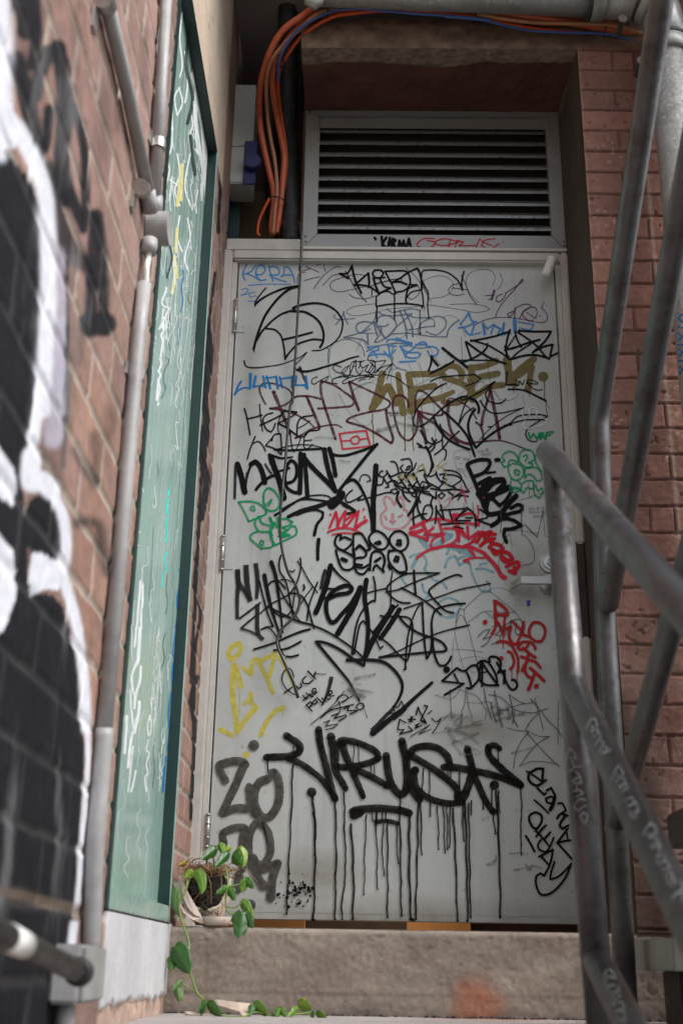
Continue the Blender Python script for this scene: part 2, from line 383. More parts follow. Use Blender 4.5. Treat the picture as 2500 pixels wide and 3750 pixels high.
st_(R1((280, 980), (330, 1250), (430, 1460), (520, 1530)), 90, BLK, .85, 12)
st_(R1((552, 1240), (535, 1500), (520, 1900)), 62, BLK, .92, 8); st_(R1((555, 1240), (590, 1500), (597, 1900)), 52, BLK, .92, 8)
st_(R1((520, 1860), (600, 1860)), 110, BLK, .92, 6); st_(R1((530, 1620), (590, 1620)), 60, BLK, .9, 6)
st_(R4((545, 620), (550, 900)), 40, BLK, .5, 14); st_(R4((430, 700), (500, 820), (560, 890)), 30, BLK, .6, 14)
st_(R4((450, 1120), (560, 1130), (590, 1280), (620, 1400)), 46, BLK, .7, 12); st_(R4((470, 20), (450, 200)), 22, BLK, .5, 10)
inner = R1((-60, 830), (30, 850), (100, 930), (180, 1050), (230, 1200), (242, 1400), (245, 1700), (240, 2000))+R4((245, 0), (230, 250), (180, 500), (168, 700), (130, 800), (130, 920), (165, 1100), (160, 1290), (160, 1420), (200, 1530), (280, 1525), (350, 1580), (410, 1750), (440, 1900), (470, 2100))+R5((480, 650), (490, 800), (480, 980), (460, 1250), (450, 1400), (432, 1650), (420, 1800), (390, 2000), (350, 2200), (310, 2352), (300, 2500), (-100, 2500))+[(-400, 4200), (-400, 500)]
po_(inner, BLK, .96)
po_(R4((165, 1000), (230, 955), (310, 1010), (355, 1130), (360, 1250), (340, 1350), (290, 1335), (225, 1290), (180, 1310), (150, 1200)), BLK, .96)
po_(R1((-60, 440), (20, 500), (70, 600), (110, 720), (90, 850), (30, 860), (-60, 900)), WHT, .95)
st_(R1((-40, 560), (20, 660), (100, 740), (160, 840), (220, 980), (262, 1130), (275, 1280), (278, 1450), (280, 1700), (265, 2000), (245, 2352)), 92, WHT, .97, 7)
st_(R1((0, -40), (20, 200), (20, 560)), 100, WHT, .95, 14); st_(R1((-30, 800), (10, 900)), 60, WHT, .9, 10)
st_(R4((272, 0), (262, 230), (225, 450), (200, 620), (185, 760), (190, 850), (250, 890), (320, 980), (368, 1100), (382, 1230), (375, 1350), (380, 1470), (425, 1640), (455, 1800), (482, 2000), (500, 2300)), 60, WHT, .97, 6)
st_(R4((185, 740), (180, 880), (240, 880), (300, 930)), 116, WHT, .97, 6)
po_(R4((185, 1300), (225, 1285), (300, 1330), (370, 1340), (390, 1450), (330, 1510), (260, 1500), (190, 1540), (165, 1450)), WHT, .97)
po_(R4((0, 690), (50, 760), (90, 840), (102, 960), (70, 1040), (40, 1000), (-80, 930), (-80, 600)), WHT, .95)
po_(R4((-80, 1170), (10, 1190), (70, 1270), (100, 1390), (90, 1560), (50, 1680), (0, 1760), (-80, 1800)), WHT, .95)
st_(R5((500, 600), (508, 800), (498, 1000), (485, 1150), (468, 1350), (452, 1600), (440, 1680)), 30, WHT, .95, 5)
st_(R5((425, 1780), (405, 1950), (380, 2120), (355, 2300), (340, 2420)), 46, WHT, .95, 5)
# brick colour showing through at the joints of the black area
through = sc(0, 2250, 1.568, [(-20, 1590), (120, 1610), (280, 1660), (440, 1690)])
# dark spray on the strip by the door frame
st_([(760, 1250), (742, 1700), (735, 1800), (720, 2100), (700, 2500)], 21, BLK, .93, 3)
st_([(735, 1100), (772, 1280), (748, 1500)], 32, BLK, .93, 3); st_([(770, 1300), (745, 1400), (762, 1560), (740, 1720)], 27, BLK, .93, 3)
st_([(755, 1560), (730, 1640), (758, 1760), (735, 1900)], 40, BLK, .93, 3); st_([(788, 1000), (768, 1180), (762, 1350)], 18, BLK, .93, 3)
st_([(715, 2350), (708, 2600), (712, 2700), (700, 3000)], 24, BLK, .93, 3); st_([(722, 2480), (700, 2560), (712, 2640)], 29, BLK, .93, 3)
st_([(730, 1950), (712, 2150), (735, 2250), (705, 2400)], 18, BLK, .93, 3); st_([(812, 560), (806, 700), (800, 850)], 21, BLK, .93, 3)
st_([(825, 0), (818, 200), (815, 420)], 12, (.12, .07, .06), .6, 8)
for kind_, pts, wd, col, al, soft in paintops:
    if kind_ == 's':
        dd = segdist(PX, PY, [tuple(q) for q in spline(pts, 6)]); a_ = sstep(wd/2+soft, wd/2-soft, dd)*al
        a_ = a_ if wd/2 > soft else np.minimum(1, sstep(wd/2+soft, 0, dd))*al
    else: a_ = inpoly(PX, PY, pts)*al
    a_ = a_*(1-.03*(1-face))*(1.0+.1*fnoise(U, Z, .03, 91))
    a_ = np.clip(a_, 0, 1)[..., None]; cc = np.array(col)*(.85+.3*fnoise(U, Z, .08, 95)[..., None])
    if col is BLK: cc = cc+.10*(sstep(.55, .8, fnoise(U, Z*.35, .09, 96))*sstep(-1.2, -1.6, U))[..., None]+.03*(1-face[..., None])*fnoise(U, Z, .2, 97)[..., None]
    T = T*(1-a_)+cc*a_
dd = segdist(PX, PY, through); a_ = (sstep(30, 6, dd)*(.35+.5*fnoise(U, Z, .12, 98)))[..., None]; T = T*(1-a_)+np.array([.26, .20, .15])*a_
# upper wall right of the window: bare pale render strip
a_ = (sstep(W_Z1-.02, W_Z1, Z)*sstep(-1.3, -1.2, U)*(fnoise(U, Z, .1, 77) > .15))[..., None]; up = np.array([.52, .42, .33])*(1-sstep(-.21, -.17, U)[..., None])+np.array([.26, .17, .14])*sstep(-.21, -.17, U)[..., None]; T = T*(1-a_)+up*(.85+.3*fnoise(U, Z, .06, 78)[..., None])*a_
h = h*(1-a_[..., 0])+.004*a_[..., 0]
# white rendered patch under the window with a broken lower edge
edge = -.182+.028*(fnoise(U, Z*0, .07, 55, 5)-.5)+.012*(fnoise(U, Z*0, .018, 56)-.5)
pl = ((U > -1.14) & (U < -.318) & (Z < W_Z0+.001) & (Z > edge)).astype(float)
low = ((U > -1.14) & (Z <= edge)).astype(float)[..., None]
T = T*(1-low)+low*np.array([.46, .33, .27])*(.6+.8*fnoise(U, Z, .02, 57)[..., None])
pc = np.array([.60, .60, .62])*(.75+.35*fnoise(U, Z*.25, .10, 58)[..., None])
T = T*(1-pl[..., None])+pc*pl[..., None]; h = h*(1-pl)+(.010+.001*fnoise(U, Z, .05, 59))*pl
h = h+low[..., 0]*(fnoise(U, Z, .03, 60)-.5)*.012
P = np.stack([XW+h-.0035, U, Z], -1)
uc, zc = (ys[:-1]+ys[1:])/2, (zs[:-1]+zs[1:])/2; UC, ZC = np.meshgrid(uc, zc, indexing='ij')
keep = ~((UC > W_Y0) & (UC < W_Y1) & (ZC > W_Z0) & (ZC < W_Z1))
lw = thing('brick_wall', 'long left brick wall with black and white mural paint and a pale rendered patch', 'wall', (XW, -1.3, ZL))
grid_mesh('wall_face', P, T, M['brickl'], lw, keep=keep)
near = mat('plain_brick', (.27, .16, .125), .8, 0, var=.3, scale=6)
body = bmesh.new()
for lo, hi in (((-.5, -6.5, -1.75), (XW-.012, W_Y0, 4.2)), ((-.5, W_Y1, -1.75), (XW-.012, -.001, 4.2)), ((-.5, W_Y0, W_Z1), (XW-.012, W_Y1, 4.2)), ((-.5, W_Y0, -1.75), (XW-.012, W_Y1, W_Z0)), ((-.5, W_Y0, W_Z0), (-.115, W_Y1, W_Z1))): bx(lo, hi, body)
bx((XW-.012, -6.5, -1.75), (XW-.001, -2.618, 4.2), body); bx((XW-.012, -2.618, 3.29), (XW-.001, -.001, 4.2), body); bx((XW-.012, -2.618, -1.75), (XW-.001, -1.45, -.234), body)
obj('wall_core', body, near, lw)

# ------------------------------------------------------------------ green window
gw = thing('green_window', 'tall green painted window panel scrawled with white writing in the left wall', 'window', (XW, -.75, W_Z0))
XP = XW-.027
obj('window_panel', bx((XP-.03, W_Y0+.03, W_Z0+.04), (XP, W_Y1-.004, W_Z1-.006)), M['green'], gw)
fr = bmesh.new()
bx((XP-.035, W_Y1-.004, W_Z0+.002), (XW+.001, W_Y1+.006, W_Z1+.004), fr)
bx((XP-.035, W_Y0+.002, W_Z1-.006), (XW+.003, W_Y1-.0045, W_Z1+.004), fr)
bx((XP-.035, W_Y0-.001, W_Z0+.002), (XW+.003, W_Y0+.03, W_Z1-.0065), fr)
obj('window_frame', fr, M['greenf'], gw, bevel=.001)
obj('edge_strip', bx((XW+.0012, W_Y1-.003, W_Z0+.002), (XW+.0035, W_Y1+.0065, W_Z1+.004)), M['green'], gw)
obj('window_sill_rail', bx((XP-.035, W_Y0+.031, W_Z0+.002), (XW+.004, W_Y1-.0045, W_Z0+.0395)), M['green'], gw, bevel=.0015)

# ------------------------------------------------------------------ right brick pier, reveal, step, lintel
xs = np.arange(1.0785, 2.1, .0036); zs = np.arange(ZS, 2.625, .0036)
U, Z = np.meshgrid(xs, zs, indexing='ij')
J = ([1.187+.0, 1.253, 1.48, 1.71, 1.94], [1.31, 1.54, 1.77, 2.0])
d, r1, r2 = bricks(U, Z, 2.532-.0773*40, joints=J, seed=9, mort=.0045, wob=.0026)
face = sstep(0, .0035, d); rim = np.exp(-((d-.0015)/.0018)**2)*(fnoise(U, Z, .03, 14) > .42)
h = face*.006+rim*.005*fnoise(U, Z, .01, 15)+(fnoise(U, Z, .03, 16)-.5)*.0035+(fnoise(U, Z, .005, 17, 2)-.5)*.0016
h -= .006*sstep(.74, .8, fnoise(U, Z, .022, 18))
h -= sstep(.012, 0, U-1.0785)*.004*fnoise(U*0, Z, .03, 19)
T = np.array([.205, .100, .076])*(.78+.4*r1[..., None])*(.8+.4*fnoise(U, Z, .03, 20)[..., None])
T = T*(1-.28*(1-face[..., None]))
fl = (sstep(.62, .75, fnoise(U, Z, .012, 22))*sstep(.5, .62, fnoise(U, Z, .14, 23)))[..., None]; T = T*(1-.45*fl)+np.array([.42, .32, .24])*.45*fl
dust_light = (sstep(1.1, .1, Z)*sstep(.3, .7, fnoise(U, Z, .15, 24)))[..., None]; T = T*(1-.6*dust_light)+np.array([.42, .27, .22])*.6*dust_light  # pinkish dust low down, raised to paint in the stronger light there
dr = (np.exp(-((U-1.262)/.006)**2)*sstep(.3, .5, fnoise(U, Z*.2, .03, 25)))[..., None]*.4; T = T*(1-dr)+np.array([.5, .42, .34])*dr
ed = sstep(.01, 0, U-1.0785)[..., None]*.4; T = T*(1-ed)+np.array([.38, .24, .17])*ed
stn = (sstep(.07, .0, U-1.0785-.045*sstep(.42, .62, fnoise(U*0, Z, .2, 27)))*sstep(.62, .5, Z))[..., None]*.75; T = T*(1-stn)+np.array([.05, .032, .025])*stn
pr = thing('brick_pier', 'red brown painted brick pier to the right of the door', 'wall', (1.4, -.2, ZS))
grid_mesh('pier_face', np.stack([U, YF-h, Z], -1), T, M['brick'], pr)
obj('pier_core', bx((1.0785, YF+.001, ZS-.3), (2.6, .3, 4.2)), M['brown'], pr)
ys2 = np.arange(YF, .0, .004); U, Z = np.meshgrid(ys2, zs, indexing='ij')
h = (fnoise(U, Z, .04, 61)-.5)*.005+(fnoise(U, Z, .012, 62)-.5)*.002
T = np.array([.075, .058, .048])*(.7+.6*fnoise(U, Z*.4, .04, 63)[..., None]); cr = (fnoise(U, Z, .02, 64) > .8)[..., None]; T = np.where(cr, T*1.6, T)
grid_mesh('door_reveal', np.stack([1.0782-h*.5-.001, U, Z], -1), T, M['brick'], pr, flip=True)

# doorstep block
xs = np.arange(XW+.001, 2.1, .0042); zs = np.arange(ZL+.0, ZS+.0001, .0042)
U, Z = np.meshgrid(xs, zs, indexing='ij')
top = sstep(ZS-.022, ZS, Z); h = (fnoise(U, Z, .05, 101)-.5)*.006+(fnoise(U, Z, .009, 102, 3)-.5)*.0035-top**3*.010-.006*sstep(.6, .8, fnoise(U, Z, .025, 103))*sstep(ZS-.05, ZS, Z)
T = np.array([.285, .235, .195])*(.66+.68*fnoise(U, Z*2.2, .11, 104)[..., None])*(.86+.28*fnoise(U, Z, .015, 112)[..., None])*(.8+.35*fnoise(U*.5, Z*2, .5, 113)[..., None])
mau = sstep(.45, .7, fnoise(U*.4, Z, .05, 105))[..., None]; T = T*(1-.35*mau)+np.array([.22, .15, .135])*.35*mau
lt = (sstep(ZS-.02, ZS-.004, Z)*sstep(.3, .6, fnoise(U, Z, .05, 106)))[..., None]; T = T*(1-.5*lt)+np.array([.36, .31, .26])*.5*lt
band = np.exp(-((Z+.172+.004*fnoise(U, Z*0, .3, 107))/.004)**2)[..., None]*.25; T = T*(1-band)
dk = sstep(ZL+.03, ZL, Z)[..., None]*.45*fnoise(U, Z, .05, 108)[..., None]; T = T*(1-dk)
px_, py_ = proj(np.stack([U, np.full(U.shape, YF), Z], -1))
ob = sstep(125, 40, np.hypot(px_-1740-(fnoise(U, Z, .05, 109)-.5)*40, (py_-3680)*.85)); ob = (ob*(.35+.35*fnoise(U, Z, .03, 110)))[..., None]
T = T*(1-ob)+np.array([.42, .12, .055])*ob
rs = (np.exp(-((px_-758-(py_-3400)*-.01)/6)**2)*sstep(3420, 3440, py_)*.35)[..., None]; T = T*(1-rs)+np.array([.2, .09, .03])*rs
P = np.stack([U, YF-h, Z], -1); P[:, -1, 2] -= (fnoise(U[:, -1], Z[:, -1]*0, .03, 111)*.004)
sp = thing('doorstep', 'worn brown stone step below the door with an orange spray blotch', 'step', (.5, YF, ZL))
grid_mesh('step_face', P, T, M['stone'], sp)
obj('step_block', bx((XW+.001, YF+.012, ZL), (2.1, .35, ZS-.003)), mat('step_stone', (.24, .18, .15), .85, 0, var=.3, scale=20, bmp=.6), sp)

# lintel
xs = np.arange(.203, 2.1, .006); zs = np.arange(2.617, 2.74, .005); U, Z = np.meshgrid(xs, zs, indexing='ij')
h = (fnoise(U, Z, .03, 121)-.5)*.008+(fnoise(U, Z, .01, 122)-.5)*.004
T = np.array([.155, .108, .080])*(.35+1.3*fnoise(U, Z, .035, 123)[..., None]); T = T*(1-.5*sstep(2.70, 2.73, Z)[..., None])  # top edge darkened: painted shadow behind the pipe and cables
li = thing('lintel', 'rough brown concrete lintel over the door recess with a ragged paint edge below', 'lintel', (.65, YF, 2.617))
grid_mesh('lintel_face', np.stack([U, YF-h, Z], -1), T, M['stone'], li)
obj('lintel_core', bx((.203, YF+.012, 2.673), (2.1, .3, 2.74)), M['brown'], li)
obj('upper_wall', bx((.204, -.16, 2.74), (2.6, .4, 4.2)), M['dkbrown'], li)  # overhead shade is put into this wall's near-black colour
tag(obj('unseen_shade_slab', bx((XW, -.80, 3.02), (2.6, .6, 3.15)), M['concrete']), 'unseen concrete slab added over the doorway to shade its upper part', 'slab')  # slab added out of view to keep sky light off the upper doorway
# soffit slopes from the lintel front down to the top of the vent: ragged bare strip at its front edge
ys2 = np.arange(YF-.002, .0, .005); U, Yy = np.meshgrid(xs[xs < 1.09], ys2, indexing='ij')
h = (fnoise(U, Yy, .03, 131)-.5)*.006+(fnoise(U, Yy, .01, 132)-.5)*.002
er = YF+.075+.05*(fnoise(U, Yy*0, .16, 133)-.35)+.012*(fnoise(U, Yy*0, .02, 134)-.5)
bare = (sstep(.004, -.004, Yy-er))[..., None]
T = np.array([.125, .052, .042])*(.6+.8*fnoise(U, Yy, .08, 135)[..., None]); tb = np.array([.23, .17, .125])*(.3+1.4*fnoise(U, Yy, .016, 136)[..., None])
warm = (sstep(.5, .75, fnoise(U, Yy, .2, 137))*sstep(-.1, -.3, Yy))[..., None]; T = T*(1-.4*warm)+np.array([.16, .10, .055])*.4*warm
T = T*(1-bare)+tb*bare
zz = 2.617+(Yy-YF)/.36*.05
grid_mesh('soffit', np.stack([U, Yy, zz-h], -1), T, M['brick'], li, flip=True)

# ------------------------------------------------------------------ door frame and door
W, H = 1.0328, 2.06
XR = 1.0785
f_ = thing('door_frame', 'cream painted steel door frame', 'door frame', (W/2, 0, 0))
jl = bmesh.new(); bx((XW-.012, -.026, ZS), (-.020, .06, 2.0875), jl); obj('jamb', jl, M['frame'], f_, bevel=.006)
j2 = bmesh.new(); bx((-.0205, -.012, ZS), (-.004, .06, 2.0475), j2); obj('jamb_stop', j2, M['frame'], f_, bevel=.002)
jr = bmesh.new(); bx((1.052, -.026, 1.075), (XR-.002, .06, 2.0875), jr); bx((1.052, -.026, ZS), (XR-.002, .06, .79), jr); obj('jamb', jr, M['frame'], f_, bevel=.006)
j3 = bmesh.new(); bx((W+.004, -.012, ZS), (1.0525, .06, 2.0475), j3); obj('jamb_stop', j3, M['frame'], f_, bevel=.002)
obj('strike_box', bx((1.053, -.02, .791), (XR-.004, .05, 1.074)), M['rust'], f_, bevel=.002)
hd = bmesh.new(); bx((-.0195, -.026, 2.048), (1.0515, .06, 2.086), hd); obj('head', hd, M['frame'], f_, bevel=.006)
obj('head_plate', bx((XW+.001, -.016, 2.089), (.204, .3, 2.1345)), M['frame'], f_, bevel=.003)
obj('head_lip', bx((.205, -.030, 2.0875), (1.074, -.004, 2.0965)), M['frame'], f_)
dr_ = thing('door', 'pale grey metal door covered in graffiti tags', 'door', (W/2, 0, 0))
db = bx((0, 0, .001), (W, .045, H))
leaf = obj('door_leaf', db, M['door'], dr_, bevel=.0015)
obj('kick_seam', bx((.03, -.0007, .0185), (1.0, .0, .0195)), mat('seam_shadow_paint', (.30, .29, .27), .6), dr_)
# hinges
def hinge(py0, py1):
    a = at(864 if py0 < 1500 else (820 if py0 < 2500 else 765), py0, Y=-.012); b = at(862 if py0 < 1500 else (814 if py0 < 2500 else 760), py1, Y=-.012)
    z1, z0 = a[2], b[2]; x = -.0025
    hg = obj('hinge', tube([(x, -.013, z0), (x, -.013, z1)], .0062, 14), M['chrome'], dr_, True)
    k = bmesh.new()
    for q in (.0, .28, .72, 1.): tube([(x, -.013, z0+(z1-z0)*q-.0025), (x, -.013, z0+(z1-z0)*q+.0025)], .0074, 14, k)
    kk = obj('hinge_knuckle', k, M['chrome'], None, True); kk.parent = hg; kk.matrix_parent_inverse = Matrix.Identity(4)
    obj('hinge_leaf', bx((.004, -.0022, z0+.004), (.03, -.0002, z1-.004)), M['door'], dr_)
hinge(1100, 1215); hinge(1965, 2085); hinge(2983, 3100)
# lever handle, rose and lock
c1 = at(2013, 2063, Y=0); c2 = at(2013, 2143, Y=0)
def disc(c, r, y0, y1, m, nm, par):
    b = tube([(c[0], y0, c[2]), (c[0], y1, c[2])], r, 40); return obj(nm, b, m, par, False, bevel=.0008)
disc(c1, .031, 0, -.008, M['steel'], 'lock_rose', dr_); disc(c1, .021, -.008, -.012, M['chrome'], 'lock_ring', dr_); disc(c1, .012, -.012, -.016, M['steel'], 'lock_cylinder', dr_)
disc(c2, .031, 0, -.009, M['steel'], 'lever_rose', dr_); disc(c2, .011, -.009, -.055, M['steel'], 'lever_neck', dr_)
l0 = at(1904, 2125, Y=-.06); l1 = c2
lv = bmesh.new(); bx((l0[0], -.066, l0[2]-.0115), (l1[0]+.012, -.054, l0[2]+.0115), lv); obj('lever', lv, M['steel'], dr_, bevel=.0015)
lv = bmesh.new(); vs = [lv.verts.new(v) for v in ((l0[0]-.0, -.066, l0[2]-.0115), (l0[0]-.0, -.066, l0[2]+.0115), (l0[0]-.022, -.015, l0[2]+.007), (l0[0]-.022, -.015, l0[2]-.0125), (l0[0]-.0, -.054, l0[2]-.0115), (l0[0]-.0, -.054, l0[2]+.0115), (l0[0]-.012, -.012, l0[2]+.007), (l0[0]-.012, -.012, l0[2]-.0125))]
for f in ((0, 1, 2, 3), (4, 7, 6, 5), (0, 4, 5, 1), (3, 2, 6, 7), (1, 5, 6, 2), (0, 3, 7, 4)): lv.faces.new([vs[i] for i in f])
obj('lever_return', lv, M['chrome'], dr_)
# sticker remnant
a = at(1926, 2199, Y=0); b = at(1944, 2221, Y=0); bs = bmesh.new()
vs = [bs.verts.new((x, -.0006, z)) for x, z in ((a[0], a[2]), (b[0], a[2]), (b[0]-.004, a[2]-.008), (b[0]-.002, b[2]+.004), (b[0]-.006, b[2]), (a[0]+.001, b[2]))]; bs.faces.new(vs)
obj('sticker_scrap', bs, mat('blue_sticker', (.02, .02, .25), .5), dr_)
a = at(1928, 2222, Y=0); b = at(1938, 2246, Y=0); bs = bmesh.new()
vs = [bs.verts.new((x, -.0006, z)) for x, z in ((a[0], a[2]), (b[0], a[2]), (b[0]-.003, a[2]-.007), (a[0]+.004, b[2]), (a[0]+.001, b[2]+.004))]; bs.faces.new(vs)
obj('sticker_scrap', bs, mat('yellow_sticker', (.5, .42, .05), .5), dr_)
# white contact fitting at the top corner
a = V(2026, 938, Y=-.06); b = V(1998, 1010, Y=-.045); ax = (b-a)
pts = []; rs = []
for k in range(9):
    q = k/8*math.pi/2; pts.append(a-ax.normalized()*.012*math.cos(q)+ax.normalized()*.012); rs.append(max(.0005, .0165*math.sin(q)))
for q in (.28, .30, .32, .38, .40, .42, .47): pts.append(a+ax*q); rs.append(.0165 if q in (.28, .32, .38, .42, .47) else .0150)
pts += [a+ax*.9, a+ax*.97, b]; rs += [.0160, .0155, .014]
cf = thing('buffer', 'white speckled capsule shaped buffer at the top latch corner of the door', 'fitting', a)
obj('capsule', tube(pts, rs, 24), M['white'], cf, True)
obj('fixing_arm', tube([a+ax*.3, a+ax*.3+Vector((.012, .03, .01))], .006, 12), M['white'], cf, True)

# ------------------------------------------------------------------ louvre vent
lo = thing('louvre_vent', 'grey metal louvre vent above the door', 'vent', (.64, 0, 2.1))
LX0, LX1, LZ0, LZ1 = .206, 1.0775, 2.1035, 2.668; IX0, IX1, IZ0, IZ1 = .254, 1.033, 2.163, 2.638
def quadprism(bm, q, y0, y1):
    a_ = [bm.verts.new((x, y0, z)) for x, z in q]; b_ = [bm.verts.new((x, y1, z)) for x, z in q]
    bm.faces.new(a_); bm.faces.new(b_[::-1])
    for i in range(4): bm.faces.new((a_[i], b_[i], b_[(i+1) % 4], a_[(i+1) % 4]))
g_ = .0012
for q in (((LX0, LZ0), (LX1, LZ0), (IX1-g_, IZ0), (IX0+g_, IZ0)), ((LX0, LZ1), (IX0+g_, IZ1), (IX1-g_, IZ1), (LX1, LZ1)), ((LX0, LZ0+g_), (IX0, IZ0+g_), (IX0, IZ1-g_), (LX0, LZ1-g_)), ((LX1, LZ0+g_), (LX1, LZ1-g_), (IX1, IZ1-g_), (IX1, IZ0+g_))):
    b_ = bmesh.new(); quadprism(b_, q, -.003, .03); obj('vent_frame', b_, M['alu'], lo, bevel=.0012)
gl_ = bmesh.new(); sl_ = bmesh.new(); zr = [at(1500+790/1.568, y/1.568, Y=0)[2] for y in (765, 832, 900, 968, 1038, 1105, 1176, 1246, 1318)]
for z in zr:
    # front lip, sloping blade, rear upstand
    bx((IX0, .002, z-.004), (IX1, .0035, z+.004), sl_)
    bx((IX0, .0085, z+.0041), (IX1, .0095, z+.0125), gl_); bx((IX0, .0036, z+.0036), (IX1, .0085, z+.0046), gl_)
    for (y0, z0, y1, z1) in ((.0095, z+.0125, .030, z+.030), (.030, z+.030, .032, z+.037)):
        v = [sl_.verts.new((x, y, zz_)) for x, y, zz_ in ((IX0, y0, z0), (IX1, y0, z0), (IX1, y1, z1), (IX0, y1, z1), (IX0, y0, z0-.0015), (IX1, y0, z0-.0015), (IX1, y1, z1-.0015), (IX0, y1, z1-.0015))]
        for f in ((0, 3, 2, 1), (4, 5, 6, 7), (0, 1, 5, 4), (2, 3, 7, 6)): sl_.faces.new([v[i] for i in f])
obj('slats', sl_, M['slat'], lo); obj('slat_gutters', gl_, M['gutter'], lo)
obj('top_blank', bx((IX0, .004, zr[0]+.02), (IX1, .008, IZ1-.001)), M['alu'], lo)
obj('inner_flange', bx((IX0-.001, -.006, IZ1-.0015), (IX1+.001, -.0035, IZ1+.0015)), M['slat'], lo)
obj('backing', bx((IX0-.01, .05, IZ0-.01), (IX1+.01, .055, IZ1+.01)), M['dkbrown'], lo)
for x, y in ((1119, 866), (1119, 885), (2063, 885), (2065, 901), (1133, 408), (1133, 416)):
    c = at(x, y, Y=-.003); obj('rivet', tube([(c[0], -.0028, c[2]), (c[0], -.0045, c[2])], .0032, 10), M['rust'], lo)
nw = thing('niche_wall', 'dark brown recessed wall behind the cables left of the vent', 'wall', (.05, .3, 2.15))
obj('niche_back', bx((-.5, .28, 2.0), (.21, .33, 4.2)), M['brown'], nw)
obj('niche_side', bx((.196, .032, 2.147), (.2065, .279, 2.735)), M['brown'], nw)
obj('niche_left', bx((-.5, .0, 2.0), (-.18, .279, 4.2)), M['brown'], nw)
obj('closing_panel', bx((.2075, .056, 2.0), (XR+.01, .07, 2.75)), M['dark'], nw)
c0 = at(873, 700, Y=.24); c1_ = at(1002, 868, Y=.24)
obj('board', bx((c0[0], .24, c1_[2]-.03), (c1_[0], .278, c0[2])), M['board'], nw)
c0 = at(838, 672, Y=.1); c1_ = at(876, 860, Y=.1)
obj('green_trim', bx((c0[0]-.03, .1, 2.147), (c1_[0], .13, c0[2]+.01)), M['greenf'], nw)

# ------------------------------------------------------------------ isolator box
jb = thing('isolator_box', 'grey electrical isolator box with a navy rotary switch beside the orange cables', 'electrical box', (-.01, .05, 2.36))
b0 = at(856, 308, Y=-.005); b1 = at(942, 316, Y=-.005); b2 = at(848, 674, Y=-.005); b3 = at(946, 545, Y=-.005)
zb = at(850, 542, Y=0)[2]
obj('box_lid', bx((b0[0], -.005, zb), (b1[0]-.004, .10, b0[2])), M['box'], jb, bevel=.004)
obj('box_base', bx((b0[0]-.001, -.012, b2[2]), (b1[0]-.002, .10, zb-.0015)), M['box'], jb, bevel=.004)
s0 = at(897, 515, Y=-.02); s1 = at(933, 674, Y=-.02)
obj('switch_plate', bx((s0[0], -.020, s1[2]), (s1[0]+.001, -.0125, s0[2])), M['navy'], jb, bevel=.002)
kc = at(925, 596, Y=-.03); obj('switch_knob', tube([(kc[0], -.02, kc[2]), (kc[0], -.045, kc[2])], .029, 32), M['navy'], jb, bevel=.002)

# ------------------------------------------------------------------ galvanised drain pipe
gp = thing('drain_pipe', 'large grey galvanised pipe running over the doorway and down at the right edge', 'pipe', (1.3, -.5, ZL))
RP = .056; zl = at(1208, 6, Y=-.47)[2]+RP; zr_ = at(2180, 46, Y=-.47)[2]+RP; xl = at(1150, 10, Y=-.47)[0]; xr = at(2170, 40, Y=-.47)[0]
XV = at(2405, 542, Y=-.5)[0]+RP+.004
obj('horizontal_pipe', tube([(xl, -.47, zl), (xr+.02, -.47, zr_)], RP, 40), M['drain'], gp, True)
el = fillet([(xr+.02, -.47, zr_), (XV, -.475, zr_-.004), (XV, -.48, zr_-.2)], .10, 14)
obj('elbow', tube(el, RP+.004, 40), M['drain'], gp, True)
obj('vertical_pipe', tube([(XV, -.48, zr_-.19), (XV, -.50, ZL)], RP, 40), M['drain'], gp, True)
def coupling(p, d_, wd):
    p = Vector(p); d_ = Vector(d_).normalized(); b = bmesh.new()
    tube([p-d_*wd, p-d_*wd*.9, p+d_*wd*.9, p+d_*wd], [RP+.008, RP+.012, RP+.012, RP+.008], 40, b)
    return obj('coupling', b, M['clamp'], gp, True)
def gasket(p, d_): p = Vector(p); d_ = Vector(d_).normalized(); obj('gasket', tube([p-d_*.006, p+d_*.006], RP+.0132, 40), M['rubber'], gp, True)
coupling((xr+.015, -.47, zr_), (1, 0, 0), .022); gasket((xr-.012, -.47, zr_), (1, 0, 0))
coupling((XV-.03, -.478, zr_-.028), (1, 0, -1), .02); gasket((XV-.055, -.478, zr_-.008), (1, 0, -.5))
coupling((XV, -.48, zr_-.215), (0, 0, 1), .024); gasket((XV, -.48, zr_-.186), (0, 0, 1))
for px_, py_ in ((2270, 98), (2338, 250)):
    er = bmesh.new(); c = V(px_, py_, Y=-.53); tube([c+Vector((0, -.03, 0)), c+Vector((0, .03, 0))], .010, 8, er); tube([c+Vector((0, -.034, 0)), c+Vector((0, -.028, 0))], .015, 6, er); obj('clamp_bolt', er, M['rust'], gp)
e0 = V(1120, 6, Y=-.47); obj('pipe_end_bracket', tube([e0+Vector((.0, 0, .05)), e0+Vector((.01, 0, .0)), e0+Vector((.03, 0, -.012)), e0+Vector((.045, 0, .0)), e0+Vector((.05, 0, .04))], [.01, .016, .018, .014, .01], 12), M['clamp'], gp, True)

